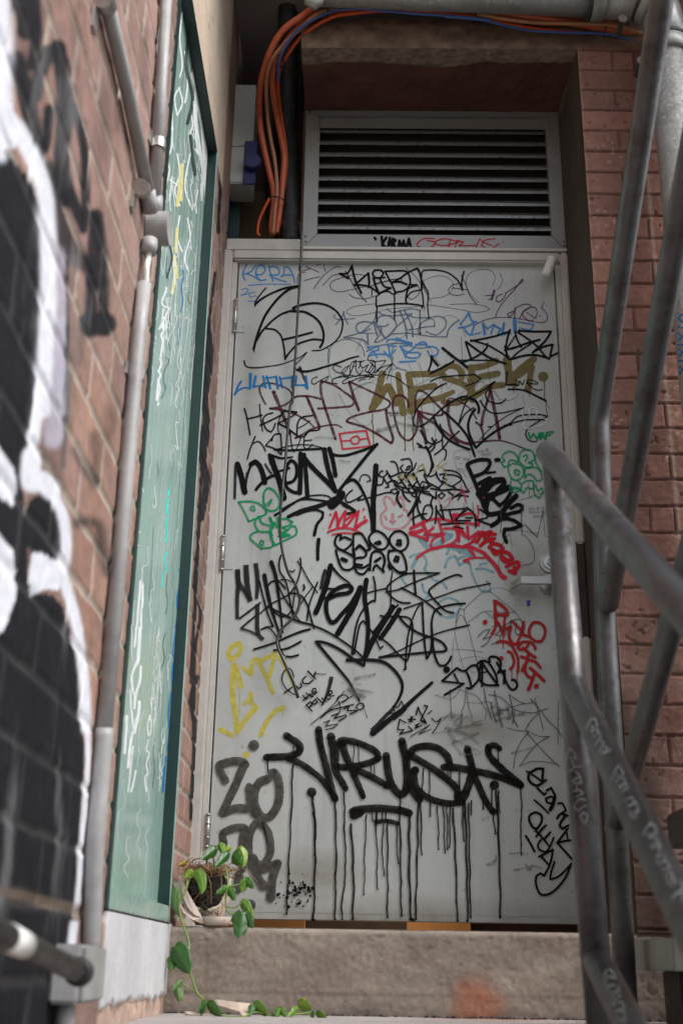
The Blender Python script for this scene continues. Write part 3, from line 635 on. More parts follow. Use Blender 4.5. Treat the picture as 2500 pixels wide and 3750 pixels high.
# ------------------------------------------------------------------ cables
def ydep(py): return float(np.interp(py, [0, 60, 200, 430, 850], [-.40, -.40, -.30, -.05, .05]))
R2 = lambda *p: [(800+x/1.568, y/1.568) for x, y in p]
R3 = lambda *p: [(1500+x/1.568, y/1.568) for x, y in p]
cab = [
 ('salmon', .0088, R3((1340, 215), (1120, 165), (800, 112), (500, 72), (300, 58))+R2((1500, 60), (1100, 45), (900, 20), (700, -6), (600, 10), (480, 92), (370, 175), (300, 292), (262, 400), (238, 520), (238, 700), (262, 850), (295, 1000), (315, 1080), (318, 1180), (305, 1290), (312, 1350)), 0, 'thick faded orange cable, outermost where the bundle turns down'),
 ('salmon', .0088, R3((1345, 205), (1100, 130), (900, 118), (640, 84), (380, 72))+R2((1500, 62), (1200, 48), (950, 34), (760, 24), (560, 92), (440, 180), (370, 270), (322, 350), (308, 470), (332, 650), (362, 800), (378, 900), (370, 1020), (358, 1150), (345, 1250), (330, 1340)), .012, 'thick faded orange cable, inner one beside the black insulated pipe'),
 ('tan', .0052, R3((1330, 190), (1120, 142), (700, 128), (400, 84))+R2((1500, 66), (1200, 56), (900, 40), (620, 60), (430, 200), (310, 340), (276, 470), (280, 650), (300, 800), (320, 900), (332, 1000), (336, 1100), (325, 1200), (312, 1345)), -.012, 'thin tan cable in the middle of the hanging bundle'),
 ('orange', .0052, R3((1345, 222), (1120, 182), (700, 132), (380, 60), (100, 46))+R2((1400, 40), (1100, 34), (900, 40), (700, 70), (600, 120), (480, 205), (400, 310), (350, 400), (342, 520), (362, 680), (380, 800), (390, 920), (380, 1040), (362, 1150), (350, 1300)), .02, 'bright orange cable on the inner side of the curve'),
 ('orange', .005, R3((1345, 240), (1120, 205), (700, 162), (380, 98), (100, 72))+R2((1450, 78), (1200, 66), (950, 62), (760, 78), (640, 104), (500, 190), (420, 280), (372, 360)), .0, 'bright orange cable lowest in the horizontal run'),
 ('blue', .0034, R3((1350, 248), (1250, 228), (1120, 195), (740, 180), (560, 150), (370, 104), (200, 95))+R2((1568, 118), (1400, 98), (1100, 76), (900, 58), (760, 50), (620, 76), (480, 150), (400, 235), (358, 325), (342, 400), (348, 470)), -.022, 'thin blue cable among the orange cables'),
 ('orange', .0042, R2((292, 1140), (262, 1200), (232, 1270), (224, 1340), (240, 1352)), -.02, 'short orange cable looping at the foot of the bundle'),
]
for mt, r, pts, dy, lab in cab:
    sp_ = spline(pts, 6); W3 = [V(x, y, Y=ydep(y)+dy) for x, y in sp_]
    tag(obj('power_cable' if mt != 'blue' else 'data_cable', tube(W3, r*1.22, 12), M[mt], None, True), lab, 'cable', 'cables bundled around the vent')
def tie(cx, cy, r, ang, lab, yy=None):
    c = V(cx, cy, Y=(ydep(cy) if yy is None else yy)); pts = []
    for k in range(25):
        q = k/24*2*math.pi; v = Vector((math.cos(q)*r*math.cos(ang), math.sin(q)*.03, math.cos(q)*r*math.sin(ang))); pts.append(c+v)
    tag(obj('cable_tie', tube(pts, .0022, 8, cap=False), M['tie'], None, True), lab, 'cable tie', 'black ties around the cable bundle')
tie(800+325/1.568, 345/1.568, .032, -.35, 'black cable tie where the bundle starts to hang')
tie(800+336/1.568, 1160/1.568, .030, -.2, 'black cable tie near the foot of the hanging cables')
tie(800+633/1.568, 60/1.568, .030, 1.45, 'black cable tie at the left end of the horizontal run')
tie(1500+375/1.568, 82/1.568, .024, 1.5, 'black cable tie over the right half of the vent')
tie(1500+1115/1.568, 178/1.568, .026, 1.4, 'black cable tie under the pipe coupling')
ip = [V(800+x/1.568, y/1.568, Y=yy) for x, y, yy in ((395, -420, -.1), (395, 60, -.1), (400, 200, -.05), (402, 330, .0), (400, 500, .06), (396, 700, .08), (404, 850, .08), (400, 1000, .08), (414, 1200, .08), (420, 1400, .08))]
tag(obj('insulated_pipe', tube(spline(ip, 8), .034, 20, wob=.05), M['rubber'], None, True), 'thick black insulated pipe hanging behind the orange cables', 'pipe', 'black pipes in the recess')
ip = [V(800+x/1.568, y/1.568, Y=yy) for x, y, yy in ((290, -420, .12), (288, 150, .12), (290, 340, .14), (300, 700, .18), (306, 1250, .2))]
tag(obj('insulated_pipe', tube(spline(ip, 6), .022, 20), M['rubber'], None, True), 'thinner black pipe at the left of the recess, mostly hidden by cables', 'pipe', 'black pipes in the recess')
S = 3.136
hp = [(800+x/1.568, y/1.568) for x, y in ((455, 1270), (468, 1300), (476, 1370), (474, 1480), (468, 1600), (458, 1750), (447, 1950), (435, 2150), (425, 2300))]
hp += [(820+x*10/S, 1330+y*10/S) for x, y in ((76, 50), (72.5, 85), (70.5, 115), (68, 135))]+[(800+x*10/S, 1730+y*10/S) for x, y in ((73.5, 22), (71, 48), (71.5, 78), (76, 102), (81, 117), (88, 128), (92.5, 142))]
hp += [(780+x*10/S, 2030+y*10/S) for x, y in ((99.5, 52), (97, 65), (89, 76), (79, 86), (74, 96), (74.5, 107), (80, 120), (88, 138))]+[(760+x*10/S, 2330+y*10/S) for x, y in ((99, 55), (104, 71))]
hs = spline(hp, 5)
W3 = [V(x, y, Y=-.03-.012*math.sin(i*.11)) for i, (x, y) in enumerate(hs)]
rr_ = [.0042 if y < 2500 else .0042+.0012*min(1, (y-2500)/80) for x, y in hs]
tag(obj('hanging_cable', tube(W3, rr_, 12), M['cable'], None, True), 'thin black cable hanging down in front of the door', 'cable')

# ------------------------------------------------------------------ conduits on the left wall
XC = XW+.016
RC = .0132
cv = thing('wall_conduit', 'grey conduit with two pipes meeting at a round box on the left wall', 'conduit', (XC, -1.3, ZL))
A_ = [V(x, y, X=XC) for x, y in ((380, -40), (470, 345), (540, 690))]; Bp = [V(x, y, X=XC) for x, y in ((612, -40), (568, 720))]
obj('sloping_pipe', tube(A_, RC, 20), M['conduit'], cv, True); obj('upright_pipe', tube(Bp, RC*.92, 20), M['conduit'], cv, True)
jc = V(566, 838, X=XC); 
obj('junction_box', tube([jc+Vector((-.015, 0, 0)), jc+Vector((.032, 0, 0))], .036, 32), M['conduit'], cv, bevel=.002)
for q in ((542, 700, 550, 775), (570, 720, 568, 780), (545, 925, 550, 880)):
    obj('box_spout', tube([V(q[0], q[1], X=XC), V(q[2], q[3], X=XC)], RC*1.18, 20), M['conduit'], cv, True)
obj('white_wire', tube(spline([V(x, y, X=XC) for x, y in ((548, 905), (545, 940), (538, 975), (536, 1010), (535, 1050))], 6), .0058, 12), M['white'], cv, True)
Cp = [V(x, y, X=XC) for x, y in ((529, 1042), (510, 1210), (460, 1790), (383, 2667))]
obj('lower_pipe', tube(Cp, RC*1.05, 20), M['conduit'], cv, True)
Cq = [V(x, y, X=XC) for x, y in ((383, 2667), (368, 2880), (352, 3040), (344, 3200), (334, 3480))]
obj('foot_pipe', tube(spline(Cq, 5), RC*1.15, 20), M['conduit'], cv, True)
def clampring(x, y, L):
    c = V(x, y, X=XC); b = tube([c+Vector((0, 0, -L)), c+Vector((0, 0, L))], RC*1.22, 20); bx((XW-.001, c.y-.032, c.z-L), (XW+.004, c.y+.0, c.z+L), b); obj('clamp', b, M['chrome'], cv)
clampring(579, 530, .011); clampring(501, 1370, .013)
c = V(520, 690, X=XC); b = tube([c-Vector((0, .014, .006)), c+Vector((0, .014, .006))], RC*1.25, 20); bx((XW-.001, c.y-.012, c.z-.05), (XW+.005, c.y+.012, c.z), b); obj('clamp', b, M['chrome'], cv)
c = V(385, 5, X=XC); b = tube([c-Vector((0, .016, .006)), c+Vector((0, .016, .006))], RC*1.35, 20); bx((XW-.001, c.y-.012, c.z-.06), (XW+.005, c.y+.012, c.z), b); obj('clamp', b, M['chrome'], cv)
# lower box and handrail end
q0 = V(255, 3490, X=XW+.04); q1 = V(372, 3655, X=XW+.04)
ym, zm = V(320, 3575, X=XW+.04).y, V(320, 3575, X=XW+.04).z
wb = thing('wall_box', 'grey weathered square box low on the left wall where the handrail ends', 'electrical box', (XW+.02, ym, zm))
obj('box_body', bx((XW, ym-.075, zm-.038), (XW+.045, ym+.075, zm+.045)), M['conduit'], wb, bevel=.005)
obj('box_cover', bx((XW+.0455, ym-.07, zm-.034), (XW+.052, ym+.078, zm+.041)), M['conduit'], wb, bevel=.002)
lp = V(318, 3690, X=XC); obj('drop_pipe', tube([Vector((XC, ym-.02, zm-.037)), Vector((XC, ym-.02, ZL+.002))], RC*1.1, 20), M['conduit'], wb, True)
h0 = V(292, 3560, X=XW+.075); h1 = V(20, 3428, X=XW+.075); dv = (h1-h0)
hr = thing('wall_handrail', 'dark metal handrail with a white band at the lower left', 'handrail', h0)
obj('rail', tube([h0, h1, h0+dv*3.2], .0145, 24), M['handrail'], hr, True)
obj('end_collar', tube([h0-dv.normalized()*.004, h0+dv.normalized()*.012], 0.019, 24), M['rubber'], hr, True)
obj('white_band', tube([h0+dv*.80, h0+dv*.98], .0152, 24), M['white'], hr, True)
obj('rail_bracket', tube([h0+dv*2, Vector((XW, (h0+dv*2).y, (h0+dv*2).z-.03))], .008, 12), M['handrail'], hr, True)

# ------------------------------------------------------------------ railings
XA, XB, RT = .79, .98, .0242
pA_b = V(2192, 3650, X=XA); pA_t = V(2026, 1668, X=XA); dA = (pA_b-pA_t).normalized()
bot = pA_b+dA*((ZL-pA_b.z)/dA.z)
hA0 = V(2004, 1655, X=XA); hA1 = V(2500, 2225, X=XA); dH = (hA1-hA0).normalized()
def along(a, d_, L): return a+d_*L
ra = thing('stair_railing', 'weathered grey tubular railing with white chalk writing on the flight going down', 'railing', (XA, -1.3, ZL))
obj('post', tube([bot, pA_t], RT, 32), M['galv'], ra, True)
obj('top_rail', tube([hA0-dH*.006, hA0-dH*.002, hA0, along(hA0, dH, .5), along(hA0, dH, 2.4)], [RT*.7, RT*.93, RT, RT, RT], 32), M['galv'], ra, True)
m0 = V(2093, 2500, X=XA); m1 = V(2482, 3302, X=XA); dM = (m1-m0).normalized()
obj('middle_rail', tube([m0-dM*.004, along(m0, dM, 2.2)], RT*.96, 32), M['galv'], ra, True)
w0 = V(2172, 3494, X=XA); w1 = V(2300, 3742, X=XA); dW = Vector((0, dM.y, dM.z)); dW = (w1-w0).normalized()
obj('lower_rail', tube([w0-dW*.004, along(w0, dW, .9)], RT*.96, 32), M['galv'], ra, True)
yb = (hA0.y-2.0); pz = along(hA0, dH, 2.0/abs(dH.y)*1.0); obj('post', tube([pz, Vector((XA, pz.y, -1.7))], RT, 24), M['galv'], ra, True)
rb = thing('stair_railing', 'weathered grey tubular railing of the flight going up, right of the near post', 'railing', (XB, -.7, ZL))
pB_t = V(2192, 1512, X=XB); pB_m = V(2218, 2330, X=XB); pB_b = V(2273, 3334, X=XB); dB = (pB_b-pB_m).normalized(); botB = pB_b+dB*((ZL-pB_b.z)/dB.z)
tB = V(2420, 0, X=XB); dT = (tB-pB_t).normalized()
obj('post_and_top_rail', tube(fillet([botB, pB_m, pB_t, along(pB_t, dT, 2.2)], .04, 8), RT, 32), M['galv'], rb, True)
c0 = V(2226, 2215, X=XB); c1_ = V(2440, 1050, X=XB); dC = (c1_-c0).normalized()
obj('middle_rail', tube([c0-dC*.008, c0, along(c0, dC, 2.3)], [RT*.8, RT*.97, RT*.97], 32), M['galv'], rb, True)
e0 = V(2250, 3040, X=XB); e1 = V(2450, 2310, X=XB); dE = (e1-e0).normalized()
obj('lower_rail', tube([e0-dE*.006, e0, along(e0, dE, 2.3)], [RT*.8, RT*.97, RT*.97], 32), M['galv'], rb, True)

# upper flight treads
us = thing('upper_flight', 'concrete treads of the upper flight cut off at the right edge', 'stairs', (1.5, -.7, ZL))
t1 = V(2457, 3434, X=1.03); t2 = V(2316, 3436, X=1.03); zt = t1.z
obj('tread', bx((1.03, t1.y, zt-.062), (1.9, t2.y, zt)), M['tread'], us, bevel=.003)
tr = bmesh.new(); s0 = V(2437, 2985, X=1.06); s1 = V(2465, 3103, X=1.06)
obj('tread', bx((1.06, s0.y-.34, s1.z), (1.9, s0.y, s0.z)), M['rust'], us, bevel=.004)
for k in range(1, 6): obj('tread', bx((1.06, s0.y-.34-.27*k, s1.z+.185*k), (1.9, s0.y-.27*k, s0.z+.185*k)), M['rust'], us, bevel=.004)
k0 = V(2422, 3553, X=1.08); obj('support_block', bx((1.08, k0.y-.15, ZL), (1.9, k0.y, k0.z)), M['rust'], us, bevel=.004)

# ------------------------------------------------------------------ room seen through the gap under the door
rm = thing('storage_room', 'lit room with orange wood glimpsed through the gap under the door', 'room', (.5, .5, -.05))
obj('room_floor', bx((-.1, .36, -.06), (1.2, 3, -.04)), M['board'], rm)
obj('room_back', bx((-.1, 3, -.06), (1.2, 3.05, 2.2)), M['board'], rm)
cab_ = bmesh.new()
for x0, x1, y in ((-.09, .262, .2), (.555, .735, .22)): bx((x0, y, ZS), (x1, y+.05, .4), cab_)
obj('dark_fill', bx((.2621, .27, ZS), (.5549, .3, .4)), M['rust'], rm); obj('dark_fill', bx((.7351, .25, ZS), (1.3, .3, .4)), M['soffit'], rm)  # first sheet is added to stand in for the dark room interior
obj('wood_panels', cab_, M['wood'], rm)
obj('room_ceiling', bx((-.1, .36, 2.0), (1.2, 3, 2.05)), M['far'], rm)
rl = bpy.data.lights.new('room_lamp', 'AREA'); rl.energy = .55; rl.size = .08; rl.color = (1, .8, .55)
rlo = bpy.data.objects.new('room_lamp', rl); COL.objects.link(rlo); rlo.location = (.5, .16, .3); rlo.rotation_euler = (math.radians(25), 0, 0)
GRAF = """
S door
G khaki | wide khaki paint lettering with drips across the upper right of the door
T E
7.5,6.5 50 12 47 25 43 38 38 52
7.5 38 52 46 42 52 31 56 27
7.5 57 27 62 36 66 46
6,8 68 13 70 28 72 45 74 57
7 80 13 82 25 83 40 82 54
6.5 80 13 95 12.5 112 12
6.5 83 31 98 28 110 26
8,5 83 55 90 47 100 43 112 41 120 38 131 33
6.5 122 16 118 12 121 6 128 3 136 5 140 10 141 17
6.5 122 17 132 20 142 24 150 30 150 37 143 43 130 46 120 44
1.5 39 58 39 75 40 98
1.8 75 59 76 80 76 100
1.6 84 58 85 80 86 100
1 95 50 96 68
T C
7 24 131 40 129 55 123
7,8 66 122 69 135 71 148
7.5 98 121 85 131 72 143
6 72 145 85 137 92 130
T F
7.5 27 5 27 20 27 30 28 42
6.5 25 20 40 15 57 12
6.5 27 40 38 33 48 27 63 25
8 68 -5 69 5 70 20
8 74 22 76 24
6.5 96 4 94 15 92 28
7 91 29 92 31
10.5 109 15.5
1.6,1 110 18 111 35 112 48 113 60
1 75 26 75 34
1 92.5 32 93 38
.8 33 15 33 27
G sky | faint pale blue brushed letters below the red tags
T H
3 88 113 95 110 102 110 107 118 105 126
4 97 112 93 120 90 125
3 77 133 80 140 84 145
5 103 90 115 88 130 86
6 100 92 105 98 110 102 120 98 135 88
3 130 110 135 100 140 97 145 108 150 102
3 128 125 132 115 140 112 145 122 152 118
T I
5 0 85 15 90 25 93
3 10 100 20 96 30 98
2.6 25 105 27 115 31 125 35 132 40 137 48 137 48 130 44 125
2.8 36 106 44 104
3 32 111 42 111 52 115
T J
3 104 32 115 45 125 48 130 55
3 102 50 104 58 110 62 105 68
3 120 72 130 66 140 68 147 75
3 122 84 130 88 140 86 145 78
G pink | pale pink doodle of a round face with two ears
T H
3.2 61 58 55 65 56 75 62 80 72 81 82 78 88 70 86 62 81 58
3.2 61 57 58 48 60 44 65 45 70 53
3.2 70 53 73 46 77 44 80 48 81 57
3 59 66 61 70
3 75 67 79 65
4 68 64 68 74
3 65 72 71 72
G yellow | faded yellow marker lettering low on the hinge side
T N
5 36 8 28 12 24 20 27 27
5 36 8 38 14 34 22 27 27
5.5 30 33 29 50 29 70 32 90 34 110
6 31 33 35 45 38 57
5.5 34 110 42 98 50 88 56 82
5 56 82 50 75 50 66
4 42 78 48 72 50 68
1 37 60 37 90
4.5 41 36 50 44 52 28 57 26
4.5 58 30 78 20 71 46
4.5 60 32 68 48 75 65
3 82 24 90 38 98 55 103 68
5 15 107 28 114
5 61 114 68 98 78 86 87 82
1 86.5 86 86.5 91
7 44.5 136
G maroon | large maroon marker lettering across the upper middle of the door
T D
2 48 47 45 42 41 32 42 26 47 23 57 23.5 68 27 76 32 78 40 73 46 64 50 53 52
4.2,2.6 57 33 62 45 68 60 72 71 75 81
2.8,1.8 53 52 64 53 75 56 83 59 92 64 98 68 103 73
2.2,2.6 80 40 85 38 98 38 111 41
3.2 95 38 100 50 105 62 109 72 109 76
2.6,1.4 82 86 90 82 100 76 110 73 122 71 130 71 135 74
2.4 108 52 120 51.5 135 50.5 146 49 149 44 146 39 138 33 128 26 118 22 112 21
3 112 21 111 26 112 37 117 54 123 72 128 87
3.6,2 87 5 91 15 96 27
T E
3.2 12 22 17 38 23 54
2.4 12 21 25 27 40 34 50 39 57 43 59 46.5 56 51 48 54 36 56 20 60 11 64 9 67
2.6 9 67 13 68.5 28 73 40 79 50 85 60 92
3 61 91 62 85 57 70 55 60 54.5 54
1.6 57 57 68 57.5
2.6 80 50 79 43 74 38 68 37 63 41 62 50 64 62 67 74 71 83 77 88 82 88 87 82 90 73 91 60 91 56
2.4 88 56 88 40 90 33 95 32 102 36 108 43 114 49 119 54 119 59 115 60 107 59 90 55
3 90 54 98 62 108 68 117 75 128 84 137 91
3.6 92 57 95 70 98 80 100 92
3.4 127 44 125 55 126 67 129 78 134 86 142 91 152 93
2,1.6 124 47 126 41 132 41 140 45 150 52 158 64
T F
2.6 32 68 37 72 40 81 40 88
3.2 49 28 46 40 40 60 38.5 71
3.8 48.5 32 52 48 56 68 59 86
2 46 73 49.5 73
1.8 64 71.5 73 71
2.4,1.4 30 91 40 90 50 89 60 89 72 92 82 96 92 100
G crayon | blue crayon name of four letters with a number under it in the top hinge-side corner
T A
1.5 20 12 17 18 15.5 24 18 30
1.5 30 13 26 19 20 22.5 15 23.5
1.5 20 22.5 28 26 36 31
1.5 30 23 36 24 41 19 39 14 34 13 31 18 31 25 36 30 42 29.5
1.5 45.5 14 47 22 50 31
1.5 45 14.5 54 15 57.5 20 55 24 46 24
1.5 47 25 55 29 65 32
1.5 59 26 62 24 63 15 68 16 73 24 75 33
1.5 60 25 66 24 73 24.5
1 22 36 35 35 50 34.5 70 35
1 14 41 19 39.5 22 41 19 45 13.5 47.5 20 46
1 30 44 22 45 24 50 30 48 33 51 30 54 21.5 54
G purple | purple and grey pen loops behind the black tag at the top of the door
T A
.9 89 10 82 11 79.5 17 82 20 92 17
.9 87 21 80 23 78 30 78 34
.9 87 14 95 17.5 103 21
.9 117 10 110 9.5 100 13
.9 108 11 110 20
.9 86 30.5 95 28 104 26
.9 128 15.5 122 15 110 23 102 32 97 40
.9 126 23 118 25 111 32 107 36
.9 156 24.5 145 23.5 130 27 119 31 115.5 36 118 41 126 43.5 140 41 152 38 165 36 180 31 195 28
1.3 133 20 138 28 143 37 148 45 157 55
.9 137 46 142 49.5 150 51.5 158 51 168 48
T B
.8 77 16 86 24 92 31 99 42 106 55
.9 79 49 83 52 89 49 93 42 89 34
.9 137 34 130 36 126 41 128 46 136 47.5 144 46
1 130 39 147 41
1 140 24 146 36 150 47 158 58
1.4 42 34 56 31 62 29
G pen | thin grey pen ellipses trailing right of the black tag at the top
T B
.6 97 31 105 27 116 25 126 28 131 34 129 43 120 49 106 51
.6 42 57 20 60 10 64 9 68 20 71 42 67 60 63 90 60.5
.6 100 58 115 60 140 64
T C
.6 15 64 30 67 42 66 48 63.5 42 60 30 57.5 15 57.5 1 58
.6 26 47 21 37 21 29 24 23 31 19 42 17.5 50 20 54 27 51 36
.5 26 47 31 52 35 56
G purple | purple pen writing near the top latch-side corner
T C
2.4 53 42 50 52
1 43 48 53 47
1 46 52 50 52.5
1.1 62 46 56 49 55 54 59 55 64 50 66 45
1.1 66 45 75 39 85 32 85 29
1.3,.9 85 29 76 41 66 52 58 63 54 73
.9 30 82 42 76 56 73 70 73 85 75 100 78 110 78.5 114 74 112 67 107 62
1.2 74 66 68 69 70 73 74 69 77 62 76 74
1.1 78 62 86 58 93 58 94 61 86 67 82 74
1.2 92 62 86 66 86 71 93 77 97 76
1 90 67 100 74 102 68 100 62 95 61
.9 110 55 107 62
1.5 105.5 71.5
.6 59 22 62 30 60 37 56 41
1 66 34
G slate | slate blue marker tag in rounded letters under the drips of the top tag
T A
1.3 121 70 120 72 125 75 144 74
1.4 122 81 129 73 131 66 133 75 136 80
1.2 113 108 115 112 114 125
T B
1.6 6 95.5 24 90.5 32 85 40 77 42 72 43 66
1.5 40 80 34 78 27 78 21 81 20 86 23 90 28 90 36 86
1.8 6 96 20 97 30 100 34 104
1.2 24 91 45 91
2 33 92 33.5 102
1.8 40 78 42 85 44 94
2.2 42 78 48 90 54 97
1.5 43 80 45 74 50 71 58 71 64 76 66 82 62 90 55 96 45 101 41 101 46 94 49 88 48 83
1.5 46 83 53 83 57 80.5
1.5 44 66 52 70 64 71 84 68.5
1.6 84 68.5 74 77 64 86 54 97
1.5 55 63 62 67 72 65 84 63 94 65
2 70 65 74 75 77 85 78 97
2 75 64 80 74 84 84 85 95
1.2 78 87 90 86
1.4 80 70 88 73 103 73 115 71.5 122 75 123 82 118 89 111 93 100 89
1.4 104 74 95 79 92 85 91 92
1.3 104 74 109 76 110 83 98 84 90 86
1.4 60 92 78 91 94 93 110 95 124 95
1.6 124 95 126 87 132 80 138 76
1.4 32 112 45 106 60 103 74 103 90 108 105 107
1.2 62 108 60 120 66 130 78 134
1.6 62 118 60 130 55 144
G crayon | blue crayon tag with a double underline below the slate blue tag
T B
1.8 33 107 40 112 44 119
1.8 33 107 45 105.5 46 110 38 113 34 117 45 115 56 116 59 119
1.8 57 104 58 112 59 119
1.8 52 112 58 118 65 110
1.8 56 105 66 106
1.8 71 107 74 112 77 119
1.8 70 106 80 105
1.8 72 108 80 113 90 113 94 115 90 119 80 119 76 115 84 110 90 104 97 101 101 104
2.2 70 124 88 123
1.8 55 101 57 98.5 64 98 74 101 84 104
1.8 66 96 75 100 84 102
1.8 102 111 105 117 112 116 114 111 110 107 100 106
1.8 88 104 100 104
G crayon | blue crayon tag of spiky letters near the latch side
T C
2 14 81 20 73 24 67 26 75 30 78 33 78
2 12 85 22 83 30 79
2 19 86 22 91 26 93.5 29 85 30 79
1.4 26 93 34 91 38 90
3 40 80 42 92
1.8 40 80 45 86 52 81 51 86 49 92
2.2 52 81 56 84 60 86 57 92
3 64 80 62 92
1.8 58 93 66 92 72 91
4 76 76 77 90
1.3 80 78 98 81 94 87 82 85
G ink | black dry marker tag of big open loops on the upper hinge side
T A
1.6 42 39 36 46 30 55 29.5 60
2.4 29.5 58 38 51 50 44.5 65 39 80 36.5
2.8 81 37 70 40 60 47 50 58 41 71 35 85 31 97 28 109
1 27 109 29 112.5
2.4 31 100 36 91 40 86 50 76 60 69 70 65.5
2.6 71 65.5 78 66 86 66.5 95 71 103 78 107.5 88 108 97 106.5 103 104 107
3,1.2 75 64 73 62 78 60 88 57.5 100 56.5 112 59 122 65 128 73 130 80 128 91 122 100 112 107 104 110.5 95 111
2 40 85.5 46 86 52 87 58 92 61 99 63 110 64 121
2.4 61 98.5 70 96.5 80 94 95 90
2.2 64 120 70 112 78 104 88 100 97 98 107 99
1.1 89 113 84 119 77 126 75.5 130 78 134
2.8,1.8 78 133 86 135 96 133.5 110 129.5 125 125 138 120 148 117.5
G dry | grey rubbed arc under the looping black tag
T A
1.8,1.1 17 122 18 127 22 130 33 130.5 45 129 58 127 70 123 82 118 88 113
G pen | fine pencil scribbles running across the middle of the door
T A
.7 155 118 153 108 147 102 139 98.5 130 98.5 121 102 115 109 113 117 114 128
.4 113 128 115 137 118 145
T B
.4 119 75 119 73 127 70.5 136 74 141 82 145 95
T E
.4 15 34 22 28 40 20 55 10 70 5
.4 15 32 25 25 35 22 45 26 48 33
.4 62 0 60 20 63 35 66 38
.4 80 0 84 10 90 22
.4 92 0 96 12 98 30
.4 104 -20 110 -5 118 5 119 30
.4 112 -8 116 20 118 35
.4 125 20 123 28 126 29 131 22
.4 83 28 95 22 110 15
.5 78 52 95 38 118 24
.4 121 38 119 60
.4 108 40 111 70 110 90
.4 0 35 8 50 17 63 28 71 34 71 38 66
.4 77 57 82 63 90 64
.4 20 -14 27 -30 34 -15
.4 90 -50 80 -36 60 -20
T F
.4 52 30 58 40 68 43 78 39 80 34
.4 38 20 48 30 55 35 62 50
.4 10 38 25 28 40 20 55 17
.4 33 45 38 43 40 38
.4 112 43 117 53
.5 15 -30 17 0 22 20
.5 40 -20 45 0 48 22
.4 85 38 88 50
G ink | small tangled black tag over a lightning underline above the maroon letters
T B
.9 3 130 -4 127 -7 131 -3 135 4 137 8 134 12 128 7 131 3 136 8 139 13 138 16 130 18 124
.9 13 138 14 126 20 122 20 133 24 139 28 133
.9 20 128 16 130
.9 19 124 26 123 23 131
.9 30 122 24 125 27 131 34 127 30 134 35 137 40 130 36 124 42 131 38 138 33 135
.9 34 118 33 122 41 123 42 130 41 137 46 134
.8 38 124 54 122 50 128 43 134
.9 25 139 32 140 41 142
.9 38 128 34 135
.9 4 139 10 141 14 139 20 141
.9 -6 143 4 141 12 142
1.2,.8 62 126 55 132 51 138 57 139 66 142 74 148 82 154
.8 62 126 50 130 43 135
1 46 139 30 139 15 141 5 146 5 149 12 147 25 142 40 140.5
.9 23 146 28 143.5 31 144
.9 35 144 39 140
T A
.9 101 141 96 143 94 147 97 149.5 103 146 112 141 114 140 112 144 107 148
.9 124 149 118 148 119 144 128 140
G blue | blue marker name in upright letters beside the top of the maroon letters
T D
2.2 20 21 17 25 12.5 36
1.8 13 35.5 18 30 24 28 30 28.5
3 30.5 12 30 28.5
2.6 36.5 15 34 27
1.8 34 27 40 26 47 26.5
2.4 45 15 48 28
2.4 49 15 53.5 29
1.8 48 17 60 15.5
2.4 60 15 62 29
2.4 64 16 67 27.5
1.8 65 18 77 16
2.4 78 15 78 28
2.4 83 15 82 25
1.8 82 25 93 25
2.4 93 25 96 29 94 15
G blk | glossy black tag with a crown and short drips at the top centre of the door
T B
2.4 1 22.5 11 28
2 1 22.5 10 22 15 13.5
2.4 15 13.5 17 23 20 33 26 45
2.2 34 22 26 29 17.5 36
2.6 34 22 35 33 34 38
2 17.5 36 26 35.5 36 38 46 45
1 38 38 38 48
2.2 46 18.5 41 19 39 23 42 27 48 27 51 22 48 18.5
1.8 39 28 53 27
2.6 40 28 42 36 46 45
2.2 47 28 52 37 60 39
2.2 60 39 53 42 47 45
2 53 20 64 19.5 76 19.5 80 23 82 30 81 36 75 42 65 44 60 33 53 20
2.2 60 33 70 28 80 21 90 16.5 93 22 95 32 95 41
2.2 60 33 70 32 78 35
.8 72 28 72 32
2 81 35 90 36
2 90 36 80 40 77 52 78 56
1.4 77 52 83 44 95 41
1.4 43 49 50 44 57 43 62 46 66 45
1.6 43 49 43 60
1.8 43 60 50 59 60 57.5 75 57 88 58 97 60
1.4 95 41 96.5 50 97 59 95 62
1.6 95 26 96 20 101 18.5 112 18.5 124 21 132 26 137 31 140 37 142 42
1.8 143.5 20 141 33 142 42
2,1 95 30 99 38 102.5 45 102 60 103.5 74
1.4 64 45 64 57 64 75
1.6 44 60 43.5 68 44 78
.8 93 65 93.5 91
2.4 93.5 91
1.8 93.5 81
1.8 103 73
1.8 64 70
1.8 64 66
.6 98.5 60 98.5 65
G ink | black marker tag of crossed star-like boxes on the upper latch side
T C
2.2 26 100 42 97 55 94 70 89
2.2 71 87 68 97 66 108 65 111
2.4 65 106 68 117 70 121
2.4 66 110 78 107 92 102 105 98.5
2 77 89 79 98 84 107
1.6 78 92 73 100 67 109
2.4 81 88 95 89 118 89
2.4 118 89 112 99 104 107 97 113
2.4 97 113 108 107 120 104
2.4 120 104 118 112 117 118
2.4 117 118 125 114
2 80 90 92 98 103 107 110 116 116 121
2.4 116 120 100 116 86 117 72 121
1.8 72 121 80 113 95 103
2 26 99 34 101 46 105 55 110 66 117 70 121
2.2 45 103 44 108 38 114 28 120 15 125
2.2 20 101 23 110 27 122
2.4 21 101 30 108 42 116 54 122 66 126
1.4 12 122 20 122 54 122
T B
3 119 108 130 117 138 123 147 130
2.4 106 117 110 124 114 128
2.2 106 117 106 125 103 134
2.4 132 123 120 130 105 137
T E
1.4 105 21 113 17 125 15 140 14 157 13
T F
1.2 30 13 37 17 34 21 20 26
G ink | flowing black marker tag of long arrows over the khaki and maroon letters
T E
1.6,2.4 123 23 112 29 100 40 91 51 86 62 86 70 91 73 100 69 110 60 120 51 130 44 140 39 147 38
